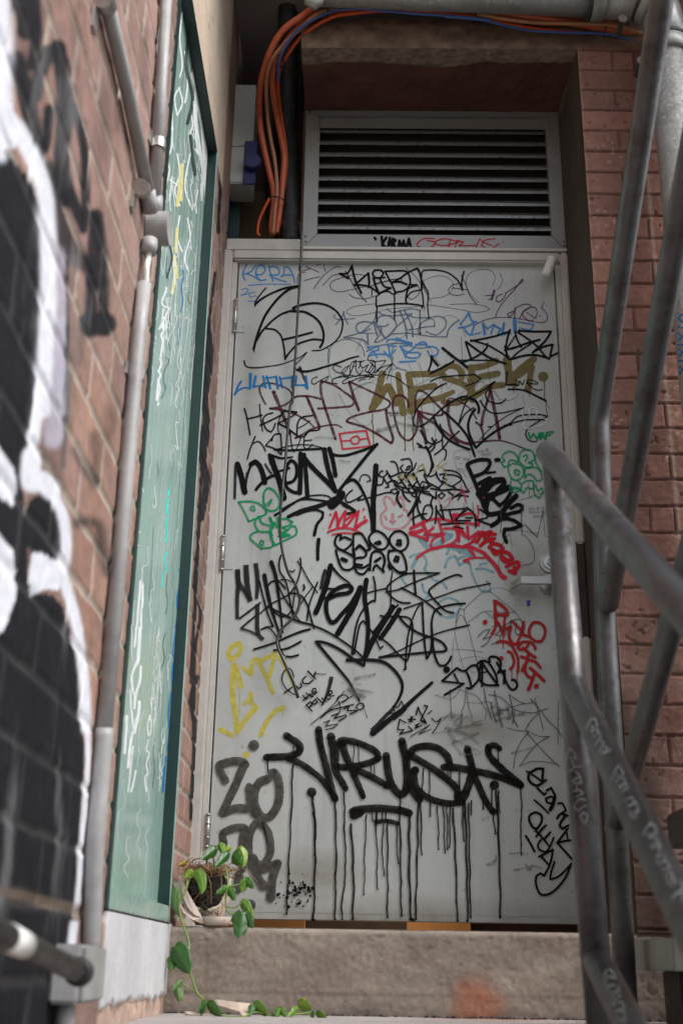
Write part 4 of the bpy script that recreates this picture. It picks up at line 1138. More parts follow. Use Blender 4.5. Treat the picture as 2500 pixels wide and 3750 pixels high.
1.6 148 40 143 52 138 68
1.6 138 70 145 58 155 51
2.6 121 56 130 64 140 74 148 85 153 98 156 107
2.8 109 62 112 70 117 78 124 86 135 93 150 99
2,1.6 94 77 97 83 100 88 103 91 109 93 113 91 118 88 119 80 116 70
2 92 96 98 97 104 97 112 88
2 90 92 95 95
2 107 86 110 95 106 101
3,1.8 100 96 104 103 107 115 105 124
1.8 138 78 128 87 119 98 110 105
1.4 119 98 123 100 123 106 121 111
1.4 119 88 119 96
T F
2.8 24 40 31 43 35 50 35 57
1.6 15 40 18 42 40 31 50 23 54 21
2.8 31 53 26 60 23 70 24 80 28 90 32 97
2.6 32 97 45 85 58 76 72 69
1.4 72 69 90 65 111 65
1.4 73 67 80 61 92 59 105 59 114 61
1.2 114 61 100 69 91 76 89 82 92 88 98 90 102 89.5
1.8,1 37 43 42 51 50 57 62 57 75 54 87 51
.9 87 51 70 59 55 69 43 80 36 88
1.4 54 21 47 28 43 36 46 43 55 46 62 45 66 41
G blk | the word Love in thin black marker with an underline
T F
1.4 68 10 66 25 78 24
1 77 19 82 22 80 26 77 25
1 82 20 85 25 88 19
1 90 23 102 24 102 22 94 19 90 22 96 28 103 31 108 30
2 69 30 80 30 90 32 100 37 112 43
G blk | thin black handwriting of two words stacked on the hinge side
T D
1.5 23.5 52 26 60 28 70 30 82
1.6 26 64 35 62 44 59.5
1.1 41 47 42 60 44.5 78
1.6 56 57 49 59 45 64 46 70 49 76 54 79 57 75 59 69
1.8 42 71 53 66 65 60
1 66 58 62 70 63 80
1.6 66 60 70 55 84 56 78 61 62 69
1.8 62 69 72 74 80 80 87 85
1.6 102 60 90 62 85 68 84 76 84 84 92 84 98 78 107 77
1 84 75 92 71 99 66
1.4 27 110 30 99 36 84
1.2 30 98 34 92 40 90 45 95 48 101
1.4 55 89 58 82 65 81 66 92 66 105
1.4 66 105 58 98 48 94.5 56 85
1 76 78 78 95 80 102 84 97 89 84
1.1 101 88 92 89 92 96 96 98 102 93
1.1 92 89 93 82 98 78
2.4 58 99 75 100 95 99 117 98
1 60 99 80 94 100 94 116 98
G redp | small red flag drawn as a box with a circle in it
T E
1.9 0.5 81 15 79 31.5 77.5
1.9 31.5 77.5 34 86 36 95
1.9 36 95 20 97 4.5 98.5
1.9 4.5 98.5 3 90 1 81
1.7 19 84 15 86 14 89 17 92.5 22 91.5 24 88 22 84 18 84
1.7 3 89.5 14 88.5
1.7 24 87.5 34 86
G blk | big thick black marker letters ending in a long zigzag on the hinge side
T D
6 15.5 116 20 130 24 148
2.6 24 148 26 133 30 120 35 113
5,5.5 31 116 36 113 41 118 45 128 47 137
3.4 37 145 43 138 52 131 60 128
3.4,1.4 52 105 58 107 66 109 79 107.5
6 54 108 58 120 63 133 69 155
2.4 60 125 75 120.5
3.6 71 138 80 135 84 125 82 115 77 111.5 73 117 70 130 72 142 80 148 88 149
5 88 104 88 125 87 149
5 90 106 100 118 112 130 122 140 128 147
4.5 92 105 94 125 96 155
5 115 99 118 115 122 130 128 147
4.6 121 98 125 112 128 129
3 120 99 126 105 138 106 150 103 165 98 176 93
T E
3.6 44 93 34 104 22 119 10 134 0 147
T G
9 130 38 138 30 141 25
2.4 136 31 145 36 153 41 157 44
G dry | dry grey drag marks of a black marker at the hinge edge
T D
3,2.6 13.5 118 13 135 12.5 156
2.6 27 125 25 140
2.2 47 115 51 122 55 127
G ink | soft black sweeping curves with a hooked end under the big thick letters
T G
3,2.4 65 49 75 43 85 36 95 31 108 31 128 34
1.6 73 42 85 35 100 28 115 26 125 27 131 31
4,5 80 51 95 44 110 40 125 35 133 30
2,3.6 90 49 100 45 112 43 120 46 119 52 113 60 110 72
4.2,3.5 115 77 114 88 114 100
T H
3 5 43 12 53 20 57 25 62 15 63
G blk | thick straight black upright stroke with an arch beside it
T H
5.6 49 8 48 25 46 45 46 65 46 82
4,2 15 27 22 24 28 28 34 38 40 52 43 66 44 75
1.2 30 26 32 20 36 18 41 20 43 25 39 26
1.8,1.5 22 36 17 40 14 46 17 50 25 47 33 42 28 48 40 45 60 39 66 39
G greenp | green bubble letters on the hinge side below the thick black tag
T G
2 23 34 35 33 45 35 53 41 55 47 50 50 35 56
1.6 35 56 30 45 24 35
1.6 37 40 40 38 42 42 41 44 37 42
2.2 52 35 52 25 55 19 59 18 65 22 70 30 70 38 66 43 60 44 55 42 53 36
1.6 56 36 61 31 60 35 57 38
2 45 51 42 58 45 66 50 68 58 68
2 47 50 50 58 60 61
3 59 52 63 62 60 65 61 75 64 83
2 46 67 38 71 37 76 42 81 50 88
2 50 87 60 86 64 82
2 58 68 62 72
1.6 49 78 52 79 51 84 47 82 49 78
2 64 57 68 63 70 55 78 53 85 57 80 61 73 63 79 66
2 73 69 80 66 83 62 88 62 90 68 88 72 80 76 66 83
2 69 73 75 70 82 72 74 74
3 68 52 70 62 71 70 75 72
G ink | dense tangle of thin curling black lettering in the centre of the door
T H
1.6 66 3 71 4 74 10 75 17
1.6 78 1 87 0 90 5 90 12 86 16 80 15 77 10 80 7
1.4 86 9 83 13 87 12 88 8 85 9
1.6 95 5 92 12 86 17
1.6 52 20 54 15 57 14
1.6 52 18 56 21 61 18 62 14
1.6 48 22 50 30 56 29 58 22 61 28
1.6 62 28 64 32 60 33
1.8 64 20 69 26 73 30 80 33 88 34
1.8 61 14 66 20 72 18 80 15
1.8 63 27 70 25 76 28 83 20 90 18 96 22
2 75 20 80 28 86 36 90 40
2 82 18 88 28 93 36 96 44
1.8 92 16 96 24 100 32 104 38
1.6 98 14 105 12 106 18 112 20 118 17
1.8 113 2 115 8 112 14 108 20
1.8 104 18 108 26 114 30 122 34
1.4 100 30 102 26 108 28 110 32 106 35 102 33 104 30
1.8 118 15 120 22 126 28 122 32
1.6 122 18 128 17 126 22 130 24
1.6 127 13 138 14 145 18 147 24 142 28 136 32
1.6 130 18 140 19 148 24 152 32 156 38
2 112 34 125 36 140 35 154 38
1.8 90 33 100 38 112 42 118 46
1.4 66 36 72 34 74 38 70 40 66 37
2 80 34 80 40 84 46 88 49
2.6 75 38 73 46 78 55
1.4 94 36 90 42 94 44 97 38 93 35
2 100 38 98 45 100 50
2.4 96 45 92 55 86 65
2 110 40 114 44 112 50 113 55
1.8 118 38 118 46
1.4 124 38 128 42 124 46 120 42 124 40
1.6 132 38 138 42 136 46 144 40 150 38
1.6 138 44 146 42 155 43
1.6 143 47 147 41
1.6 125 25 132 30 140 33
1.6 70 30 82 38 94 39
1.6 86 30 100 33 112 31
1.6 97 25 92 30 100 36 110 38
G khfaint | faint mustard scribble showing through the tangle of black lettering
T H
1.8 75 24 78 18 84 26 88 18 93 24 98 10 103 6 106 16
1.2 112 16 122 10 130 4
1.4 125 2 119 8 128 12 130 25 130 30
G pinkl | thin pink scribbled lettering right of the black tangle
T I
.5 15 14 14 25 18 20 20 32 21 36 19 22
.5 22 20 30 16 37 17
.5 2 35 6 28 8 22
T H
.5 120 42 122 50 128 57 134 50
.5 127 49 134 44 132 55
.5 145 35 147 30 150 42 153 52
G redp | short red marker tag with dots and a double underline
T H
2.8 -4 79 0 69 3 61 5 70 5 78 9 68 14 60 13 70 12 77 16 76 24 66 29 60 27 70 25 78
2.8 15 70 22 64
4 26 79 33 74 38 71
2.6 35 58
2.6 36 67
2.4 -6 84 5 80 20 80 33 86
2 -1 87 12 85 25 86
2.6 -3 64
G redp | bright red marker tag of sharp letters over a long arc
T H
4 89 80 97 76 105 72
3 105 72 115 69 125 69 138 73
4 103 75 107 85 108 93
3 108 93 98 89 88 86
4 88 85 95 84 102 82
3 105 86 118 87 127 86
3 121 70 124 82 126 95
3 110 83 115 79
2.6 127 80 138 80 148 83
2.6 122 88 115 92 112 98 115 103 125 101 138 96 143 88 140 80
3 141 73 144 84 144 95
3 145 82 150 88 155 91
3 154 78 155 92
3 96 114 105 107 118 102 130 100 145 101 157 102
3 138 64 138 72
3 138 64 150 64
T I
3 5 49 15 49 25 47 33 51 35 56 35 60 20 58
3 8 50 10 65 12 78
2 34 38 35 48
3 12 62 20 72 24 76 35 68
3 0 83 10 84 17 85 25 82 35 70 40 68
3 17 85 28 80 34 78
3.4 22 85 30 95
4,5 27 86 40 92 46 98 55 108 61 118 65 121
2.4 18 101 28 98 42 98
2.4 18 101 24 103
G redt | thick red letters running diagonally down beside the red arc
T I
4 33 80 38 72 42 70 49 68
4 42 76 48 71 54 71
4 37 84 45 78 53 76
5 40 70 45 76 50 80
4 47 86 52 82 60 84 63 88 57 91 50 88 53 93 56 94
4 60 92 68 92 74 99 68 101 61 96 63 101 68 103
4 67 108 75 104 80 103 81 108 74 113
4 70 113 77 116 76 109
G blk | plain black capital letters struck over the top of the red tag
T H
1.9 95 50 92 60 92 70 92.5 76
2.6 86 65 92 57 97 48
1.9 97 48 97 58 103 70
1.9 90 69 100 64 107 63
1.5 103 62 105 55 110 53 114 58 112 67 107 71 103 66 103 62
1.9 118 54 118 65 117 74
1.9 118 58 122 64 127 70
1.9 127 70 125 60 123 53
1.6 122 59 137 58 151 57
1.8 133 58 135 66 137 72
1.8 151 57 145 65 140 71
1.8 140 71 148 71 157 71
1.8 124 75 140 74 150 74
1.6 138 78 149 80
T I
1.8 22 42 15 48 8 55
2 21 40 30 48 32 62
1.5 20 52 28 52
1.5 32 55 45 52
1.5 45 52 44 48 36 42
2 32 54 48 60
G blk | very thick black marker name running diagonally down the latch side
T F
4 22 116 26 114 35 111 45 111 48 114 46 120 40 126 30 130
2.4 43 126 54 125
4.2 22 117 30 135 36 150
4.4 55 111 58 111
4.6 36 138 48 132
5.5 40 152 38 146 45 138 55 134 63 134 64 139 57 146
T I
4.8 34 24 38 30 43 42 47 48 60 46 58 55 50 61
5.5 42 22 52 12 62 8
6 45 27 50 26 60 22 70 17
4 70 17 72 22 66 32 59 38 53 32
7 38 28 50 29
5 45 33 43 43
5.5 60 50 66 40 72 33 78 27
4 62 50 72 47 83 44 85 39 80 37 72 41
4 52 60 60 54 70 53
4 62 52 75 55 84 61
4 84 61 72 65 65 65 64 72 67 80
G greenp | three letters scrawled in solid green marker
T F
2.2 92 80 94 86 98 81 102 87 106 80 112 87 113 80 120 79
2.2 104 81 106 87 109 80
1.6 113 83 118 82
G greenp | green outlined bubble letters stacked in rows beside the stair rail
T F
1.6 64 119 61 114 65 112 62 107 65 103 71 101 77 104 80 109 80 113 72 111 69 115 68 118 64 119
1.6 81 108 84 101 91 99 97 102 99 109 97 112 92 114 97 116 94 120 87 118 82 113 81 107
1.4 86 107 90 105 91 109 88 112
1.6 108 101 103 103 100 107 100 112 103 119 107 124
1.6 72 116 69 120 71 129 76 134 82 133 86 128 86 121 81 116 74 115
1.6 78 122 82 124 81 128 77 127 76 123 78 122
1.6 88 121 95 119 103 121 107 128 107 134 102 135 98 130 95 128 91 128 88 132 88 122
1.6 72 136 71 143 74 148 83 146 84 140 80 135 72 133
3 74 143 82 144
1.6 84 139 90 135 97 135 98 140 96 144 90 143 87 149 83 146
1.6 98 137 99 150 104 155 109 148 107 143 103 147 100 140
G whitel | faint white heart outline under the green word
T F
.9 88 62 84 57 86 53 92 54 93 60 93 52 99 51 102 56 100 62
.9 88 66 85 71 90 75 100 73 110 70 113 65 105 61
G pen | small fine-line doodle of a face
T E
.35 132 107 133 102 140 99.5 148 101 151 107 149 112 146 118 143 124 139 125 135 121 134 114 132 109 132 107
.5 134 108 137 107 140 109 136 110 134 108
.5 143 109 147 109 149 111 144 111 143 109
.35 138 114 141 116 142 113
.5 136 121 139 120.5 142 122 139 123 136 121
.35 143 125 146 131 148 130
G blk | black outlined bubble letters in two rows in the middle of the door
T H
2.4 6 87 3 91 2 97 5 102 12 105 19 100 22 95
2.4 6 87 9 88 8 93
2.4 8 93 13 90 20 93
2.4 23 88 23 102
2.4 24 86 32 86 37 93 42 103 38 106 33 101 30 99 26 103
2.4 45 84 51 83 58 87 63 94 62 100 57 104 50 103 44 98 41 93 42 88 46 84
3 48 97 53 95 54 97 51 98
2.4 70 84 77 83 84 88 86 96 83 103 76 106 69 102 65 96 65 90 70 84
3.4 74 94 77 94 77 99 73 98
2.4 3 105 5 113 8 122 12 127 20 127 24 122 24 114 18 109 5 103
4 10 115 15 117
2.4 26 104 30 101 35 104 38 109 35 113 27 114 24 118 27 124 34 125 40 122
2.6 26 121 33 122
2.4 24 124 28 131 35 132 40 126
2.6 42 128 43 115 45 108 51 106 57 110 59 118 57 126 58 130
2.4 58 130 50 122 47 124 46 128
3 48 118 54 114
2.4 64 105 63 112 65 120 72 128 80 131 84 128 83 118 79 109 73 105 65 106
2.6 72 112 75 113 74 118 70 117 72 112
4 64 122 66 126
3.4 23 104 24 112
3 42 98 42 104
G pen | thin grey pencil lines forming tall letters around the lock
T I
.6 82 32 100 26 112 22
.6 92 12 94 30
1 85 38 84 55 85 73
1 88 60 95 67 102 74
.8 102 74 106 58 109 43
.6 109 43 110 60 111 72 114 73
.6 71 70 64 78 60 90 58 105 60 117
.4 71 70 73 85 72 100
.7 87 71 93 78 98 88 99 98 96 104 85 107
.5 70 67 85 67 105 71
.8 60 40 61 55 60 70
.6 18 35 19 50
.6 28 34 30 50 31 65
.4 38 36 41 65
T M
.6 17 33 28 22 42 10
.6 22 47 32 40 42 34 60 35 77 35
.6 42 34 52 42 60 50
.6 40 8 52 14 65 25 78 36 84 45
.4 45 10 58 7 70 10 75 14
.6 10 55 9 45 13 32 18 32 20 45 25 60 30 80 33 92
.5 8 50 8 60 12 80 18 100
.4 6 65 5 85 4 105
.6 9 48 13 38 17 40 21 47
.5 4 78 20 78 40 81
.4 12 91 22 87 34 86 45 89
.8 0 55 12 52 25 49
G dry | dry black block letters with spidery strokes near the middle hinge
T K
5,3.6 28 17 29 35 28 50 28 74
4.4 29 18 30 32 37 43 43 53
5.5 38 12 39 30 41 45 43 54
5,3.4 49 10 51 25 51 40 50 51
2.4 30 74 42 65 55 55
4.4 51 57 51 70 51 85 53 93 58 98
2.2 50 70 40 78 32 85
2.4 32 85 42 88 52 93
G ink | spidery thin black tag crossing behind the hanging cable
T K
2 53 30 58 50 63 68 69 83
1.2 69 83 62 83 55 86
1.4 56 86 63 84 70 90 75 100 78 110 82 116
4.5,2.2 59 24 62 40 66 58 70 72 76 90 78 95
2 63 36 68 31 76 32 83 39
2,1.2 62 36 64 50 68 62 75 70 83 71 90 64 93 50 94 38
4.5,1.8 67 9 72 25 75 45 78 70 80 90
1.6 74 34 82 50 90 62 96 72 100 77
1.8 78 1 76 10 77 20 82 28 86 40 89 58 93 74
1.2 75 30 84 29 93 33
1.6 54 68 65 58 78 51 88 45 96 33 100 20 101 10 100 4
1.4 97 8 103 17 110 30 120 44
2 87 45 95 45 103 49 109 60 113 75 116 85
1.8 120 32 115 45 110 60 108 76
1.2 114 38 105 50 98 62 92 72
2 104 35 105 38 104 41
1.4 88 19 91 20 94 18
2,2.6 47 109 60 105 72 101 85 95 100 89 111 86
2.2 70 110 85 108 101 100
2 84 117 90 117.5 98 115.5
G blk | heavy slanting black marker letters in the middle of the door
T K
5.5 135 13 130 35 123 55 118 67
3,1.6 137 15 146 25 157 33
2.4 128 39 140 40
2.6 126 49 133 52
T J
4.5 -5 66 5 62 17 60 21 56 19 52 12 52 0 58 -7 68 -8 80 -4 92 2 93 10 84 20 73 31 55
6 31 54 25 72 15 90 5 107
5,4 38 45 36 65 39 85 40 105 38 125 36 133
5.8 37 133 45 115 55 98 65 82 68 76
5 54 112 60 104 68 92 76 79
2.2 74 74 60 86 52 97 45 106
G dry | dry grey edge of a wide marker stroke beside the slanting letters
T K
3.6 129 17 126 28 124 40
G ink | sweeping charcoal marker line that loops into a big hook low on the door
T L
2.6,2 -30 -18 0 -3 20 3 40 12 60 25 75 37 80 47
3,3.4 24 22 30 22 40 25 55 33 68 43 79 49
3.6,2 26 24 35 35 50 53 62 68 70 83 74 90
.6 74 90 79 98 83 110
4,3 60 43 72 43 88 43 103 46 115 56 122 67 123 77 119 88
3.4,6 157 69 140 84 125 98 110 110 98 120 89 127
T J
2.6 53 134 80 131 110 128 127 127 130 124 125 117 115 112 100 107 88 100 80 93 75 86
G dry | soft grey shading inside the hooked charcoal stroke
T L
3,4.5 119 88 112 99 104 107 95 117 88 124
4.5,2 42 62 40 72 36 84 31 95
G blk | thin navy-black tag of crossing loops over the slanting letters
T J
1.8 46 41 48 50 48.5 60 48 70
1.6 39 60 50 57 62 54.5
2 48 69 43 70 35 78 28 92 24 110 21.5 130 24 130 26 118 30 98 34 92 38 96 45 105 55 112 65 120 75 131 83 138
1.6 47 108 51 118 54 124 57 121
1.4 68 35 66 50 66 65 66 75
1.4 68 47 75 42 85 38
2 67 47 62 53 63 60 70 67 78 71 88 71.5
1.6 60 59 75 56 90 49 105 43 122 37
1.8 122 37 100 37 85 37.5 75 37 68 30
2.4 79 36 82 36
2.4 92.5 34 93 45 94 55 94.5 62
2 78 54 95 63 110 73 124 85
2 147 41 142 39 130 43 118 50 110 57 112 63 120 72 128 80 138 83
1.4 107 69 125 63 145 56 165 52 180 49
1.6 81 78 90 75 101 71
1.6 101 71 95 80 91 90
2.2 102 71 103 90 104 110 106 128 107 135
2.2 108 135 112 125 113 110 113 92 117 80 125 76 138 73 151 72
2.4 113 100 114 115 116 130 121 142 128 143 133 138 135 133
7 130 148
2 54 86 60 87 75 87 85 88 90 93 91 103 89 120 86 135 83 140 83 147 81 148
1.8 90 92 86 108 84 125 83 138
1.4 57 133 72 128 90 119 110 110 130 103 156 97
G redd | dark red spray lettering with dots and drips on the latch side
T M
4,3.6 53 22 54 35 55 50 51 60
3.4 53 22 60 26 67 33 68 38 53 38
3.6 53 40 58 50 63 60
3.6 63 60 64 50 65 40
3.4 64 55 72 52 70 62 73 70 78 72
3 73 45 80 52 86 58
3.6 86 45 86 52 84 60 80 70
3 86 61 92 63
3 97 47 93 55 94 63 100 68 107 68 111 60 110 52 104 47 97 47
5 42.5 46.5
.8 63 60 63 76
3.4 55 70 62 68.5 70 71 77 79 80 88 80 98 79 103
3.4 67 80 72 82 75 90 74 97 72 100
.8 73 100 73 113
.8 79 104 79 117
4.6 61 88
3 80 76 84 70 90 69 97 71 100 77
3 82 78 88 77 92 72
3 86 76 94 83 100 87
3.6 92 84 90 92 87 97 85 102
3 84 86 90 88
3 92 90 100 92 106 99
3 90 92 88 102 92 109 97 110 99 106
3.4 94 99 103 107 110 114
3.6 98 108 95 117 92 124
5 101 120
1.4 63 76
G pen | the number 3330 scribbled in black pen over the dark red letters
T M
1 34 63 42 56 48 55 45 60 40 66 49 63 45 70 38 75
1 50 52 58 50 62 54 54 61 60 62 58 68 50 72
1 62 52 72 46 70 54 64 64
1 79 48 77 58 80 61 84 58
.8 70 46 80 43 87 48 88 56
G blk | rounded black letters S D A R with a long tail
T M
2.4 10 99 15 102 20 102 26 97 31 96 34 99 36 108 33 115 26 122 21 122
2.4 20 102 24 110 27 122
2.4 10 99 0 108 -7 114
2 7 106 12 116
2 -6 114.5 0 115 18 117
2.4 18 117 8 123 -4 130
2.4 33 95 38 91 45 92 50 98 55 108 56 116 54 119
2.4 38 92 36 102 36 112 42 118 50 119 58 119
2.4 39 93 39 105 39 120
2.4 39 93 45 102 52 112 57 119
1.4 37 105 46 103
2.4 48 92 47 88 50 86 56 87 60 92 60 98 57 105
2.6 56 93 60 100 64 108 64 117
2.4 60 104 65 102 65 110 68 118 73 124 78 122 79 117 76 113 73 113
G pen | scratchy grey pencil capitals with a large star-like figure below
T S
.9 2 14 3 30 4 48
.6 -15 20 0 25 8 22 13 14
.7 13 14 22 17 33 22 40 32 44 40 42 48
.7 20 15 19 30 16 40 15 55
.8 21 17 24 35 28 47
.5 20 29 40 30
1.2 41 13 44 30 50 48
1.2 49 29 52 42 55 51
1.2 53 16 56 30 58 42 62 57
1 47 20 60 23 70 32 78 38 95 41 105 39 114 36
1 56 37 70 38
1.2 70 20 73 32 74 43 76 50 80 57
.9 70 20 80 27 88 30 98 29
.9 72 35 80 32 88 30
1.2 76 40 74 53
.9 95 25 105 37 115 50 125 60 130 68
.9 99 24 103 38 107 52 109 60
.9 103 42 95 50 90 58 90 62
.9 68 58 78 61 93 62
.9 93 62 83 75 77 90 75 104
1 90 63 100 75 115 91 128 103
.9 95 64 105 68 116 68
1 116 68 103 76 92 88 82 102
.8 82 102 95 97 110 97 126 100
.7 127 26 126 50 126 78
G blk | two lines of thick black lettering running down beside the stair rail post
T Q
2 90 14 100 20 108 26
2.8 95 15 102 11 109 11 108 24
2.8 93 15 92 22 96 28 103 30 112 24
2.4 102 33 110 41 112 39
2.4 113 36 118 33 123 42
2.4 112 45 114 50 120 50 122 45 118 43 113 45
4 122 44 120 52 117 58
2.2 126 51 131 51 135 59 130 62
2 99 47 107 54 115 62
2.6 125 68 129 63 137 65
2.6 135 64 128 75 131 80 138 76
2.4 137 80 125 96
2 136 85 137 92
2.4 125 96 134 94 142 93
2.4 125 96 135 107 142 115
2.6 100 61 94 64 93 70 97 78 102 80 107 72 107 65 103 62 100 61
2.2 100 82 108 90 115 99
2.4 101 89 107 81 112 76
2.4 110 92 117 84
2.2 107 92 103 98 105 104 112 106 117 100 121 90
2.4 104 112 120 104 117 120 110 134
2.4 106 111 115 121
2.2 122 118 118 130 117 138 126 135 135 127 141 120
2.4 141 120 135 135 125 148 115 155 106 155 101 145 101 135 106 131 110 134
2.4 89 88 95 98 99 106
G blk | small black handwriting with a scribbled star
T L
1.3 127 115 120 111 118 123
1.3 118 123 125 123 120 128
1.3 120 128 135 124 130 119
1.6 133 108 134 114
1.6 130 111 138 111
1.6 131 114 135 108
1.4 138 118 142 116 138 121 145 118
1.4 139 106 141 97 145 106 150 114 144 112 148 104 152 96 148 95
1.6 145 113 151 116
.8 132 131 155 117 142 128 157 122
1 152 105 157 101
1.2 107 104 115 104 112 96 118 97 122 90 126 98
1.2 113 112 122 105 128 99
T P
1.1 50 0 55 4 61 0
1 61 0 56 10 51 17
G blk | the words Fuck the Police in small black handwriting
T N
1.2 99 47 97 40 93 37 88 40 85.5 48 87 55 92 62 100 67
1.4 88 65 97 58.5
1.4 102 57 104 60 108 58 107 54
1.4 113 46 109 50 110 54 116 54 121 50
1.5 115 40 124 49
1.5 124 41 122 47
.8 122 43 136 43.5
1.3 109.5 68 113 72 115 71
1.2 110 73 117 67
1.2 113 65 120 70
1.2 117 68 118 66 121 69
1.2 120 64 124 64 124 60 121 60 120 64 122 67 126 64
1.3 113 79 120 86
1.3 113 79 118 75 120 79 116 82
1.3 120 76 124 72 126 76 122 78 120 76
1.3 125 70 132 77
1.3 131 71 136 75
1.3 138 68 135 70 138 73 141 71
1.2 139 68 143 65 142 62 139 65 141 69 145 68
G ink | scribbled number and crossed lines in thin black pen beside the handwriting
T L
.8 18 117 30 107 45 93 57 78
.8 30 109 40 100 52 92 68 83
1.2 48 90 50 85 57 83 61 86 57 90 53 91
1 50 90 52 98 51 104
1.4 30 109 40 101 55 97 67 94
1 33 115 40 112 35 119 45 117 49 117 43 121 35 123
1.3 42 107 50 104 45 110 58 106 59 108 50 113
1.3 56 99 62 96 60 101 72 101 63 105
1.3 70 97 73 93 78 93 79 97 74 100 70 97
G wash | diluted grey-black rounded letters at the lower hinge side
T R
8 27 56 21 45 20 38
8.3 20 38 33 34 45 34 50 38
8.3 48 38 40 58 32 75 24 92
8.6 24 93 38 88 52 88
8 54 63 55 75 57 88 62 95
8.6 76 54 66 58 61 68 60 80 64 92 70 98 78 97 86 86 89 72 88 58 84 48 80 47
11 59.5 15.5
8 25 128 24 117 35 111 47 110 50 112
8 49 112 46 130 46 158
8 57 155 54 140 54 122 60 107 66 105 74 112 78 125 78 140 70 152 60 150
T V
4.8 20 140 22 150 26 156
4.3 23 147 34 143
4.5 34 143 31 152 30 163
4.5 12 148 11 158
6 18 167
1 33 166
G dry | short dark scratch smear between the grey rounded letters
T R
3,.8 69 104 73 118 75 130
G virus | huge black dripping tag that spells VIRUS across the lower door
T O
7.5 34 20 40 24 47 29 50 34 48 39 42 42 34 44 22 44.5 11 45
7,6 36 46 50 52 62 60 73 69 82 80 90 92
7.5 71 13 73 30 78 50 83 70 87 85 90 93
9,6.5 85 21 88 35 89 50 91 62 97 72 102 81
8,6 98 28 101 40 106 52 112 66 118 80 122 90
7 95 31 96 26 102 25.5 115 28 127 33 137 39 139.5 46 132 50 118 54 102 56.5 92 55
7 110 58 125 64 140 72 150 78
10 63 85
3.4,2.2 63 90 65 100 67 115 67 135 67 157
8 110 107 118 105 135 103.5 150 104 165 106 175 109
8 111 112 119 108
4.5 137 119 150 118 162 121
1 12.5 48 13 62
1.2 42 32 42 42
1.2 94 34 94 50
1.2 111 32 111 52
1.2 117 33 117 52
1.2 131 55 131 65
1.2 135 55 135 66
1.4 132 108 133 119
1.4 138 108 138 119
1.4 144 108 144 118
1.4 148 108 148 118
T P
8 -2 43 0 60 4 76 13 87 20 84 22 70 21 50 18 36 16 26
7.5 22 45 30 35 45 32 58 35 68 44 71 54
7.3 25 42 35 48 50 57 65 68 78 80 82 92
7 82 92 78 97 70 98 55 95 42 89 33 80 30 68 31 60
9 31 60
8.5 25 75 30 85 36 93
7.5 64 56 80 57 95 60 115 64 135 70 152 77
7.5,6.5 91 35 95 50 99 65 105 80 113 97 121 108
8.5 97 60 93 75 88 88 84 96
9 80 88 82 96
6,8 128 35 122 31 115 33 116 42 125 53 137 64 152 77
10 122 77
1.5 40 57 40 84
1.5 47 60 48 90
1.2 68 58 69 66
1.2 72 60 72 68
1.5 82 62 82 80
1.2 126 38 127 50
1.5 119 82 119 100
1.3 127 82 128 108
T V
.7 28 84 28.5 90
1.1 42.5 86 42 110 40.5 140 39.5 165 39 172
1.2 67 108 67.5 140 67 160 67 175
1 72 102 72.5 130 73 146 71 165 71 175
1.4 76 120 77.5 150 77 175
1.3 54.5 113 55.5 130 55 160 54.5 175
.8 85 115 84 135 83.5 161
.8 90 113 91 135 91 158
.8 94.5 120 94 140 95 150
1 97 118 97 145 97 174
1.1 104 104 104.5 150 105 173
1.5 109.5 115 109.5 150 110.5 175
1.2 114.5 108 114 140 113 175
.9 116 108 116.5 138
.8 102 121 103 143
.8 121.5 107 121.5 116
.8 125.5 110 126.5 135
.8 129 110 130 137
.8 131 110 131.5 135
.8 133 110 132.5 134
1.2 134.5 111 136 140 137 176
.9 140 108 140.5 130
1.3 141.5 108 142.5 150 143 176
1 143.5 108 144 140 144.5 174
.8 145 107 145 115
1.4 54 175.5 55 175.5
1.6 110 175 112 175.5
.5 89.5 118 90.5 127
T W
1.3 49.5 101 51 130 52 174
.9 48 115 49 126
.9 63.5 100 64 115 63.5 130 64 138
.7 42 107 42 112
.8 51 102 50.5 115
G dots | spatter of small black paint drops near the bottom of the door
T V
D 45 160 9 7 120
T V
G pen | faint pencil word beside the drips
T Q
.35 38 66 40 71 43 68 41 66
.35 46 64 45 69 48 66
G redp | small red dot inside the thick diagonal name
T I
1.8 41 29
S louvre
G blk | small black word with a heavy underline on the vent frame
T Z
1.4 89.5 136.5 90.18 137.5
1.5 93.58 136.0 94.26 143.0
1.5 96.3 136.5 94.26 140.0 96.98 143.0
1.4 96.98 143.0 98.34 136.5 99.36 143.0
1.4 99.7 142.0 100.04 137.0 101.74 138.0 100.38 140.0 102.42 143.0
1.4 103.1 143.0 103.78 138.0 105.14 142.0 106.16 138.0 107.18 142.0
1.4 107.86 143.0 109.22 137.0 110.58 143.0
1.8 94.26 143.5 101.74 143.5 108.54 143.2
1 109.22 143.0 115.34 142.0
S louvre
G redl | thin red looping letters on the vent frame
T Y
.6 14 137 8 137 4 140 6 143 12 142 15 139 10 138
.6 14 140 20 141 28 139 20 137 14 139
.6 23 138 22 143
.6 27 138 26 142
.6 27 138 31 139 28 141 38 141
.6 38 142 40 137 42 139 47 141
.6 49 137 43 138 41 141 46 143 51 140
.7 53.5 139
S window
G whitel | bold white letters running down the green window panel
T 6
1.8 78 90 76 105 79 102 78 112
2.4 76 118 78 110 79 120 75 128 77 138 75 150 74 160
2.4 73 162 75 170 71 180 74 185 71 195 73 205 69 222
2.4 71 190 69 210 68 220
3 71 226 70 228
G whitel | tangle of thin white scratched writing on the green panel
T 6
.6 82 3 81 20 79 35 77 42 75 30 74 18
.6 92 2 90 22 88 40
.5 101 0 99 30 97 55 94 90 92 130 88 170
.6 103 20 105 30 102 28 107 40 100 48
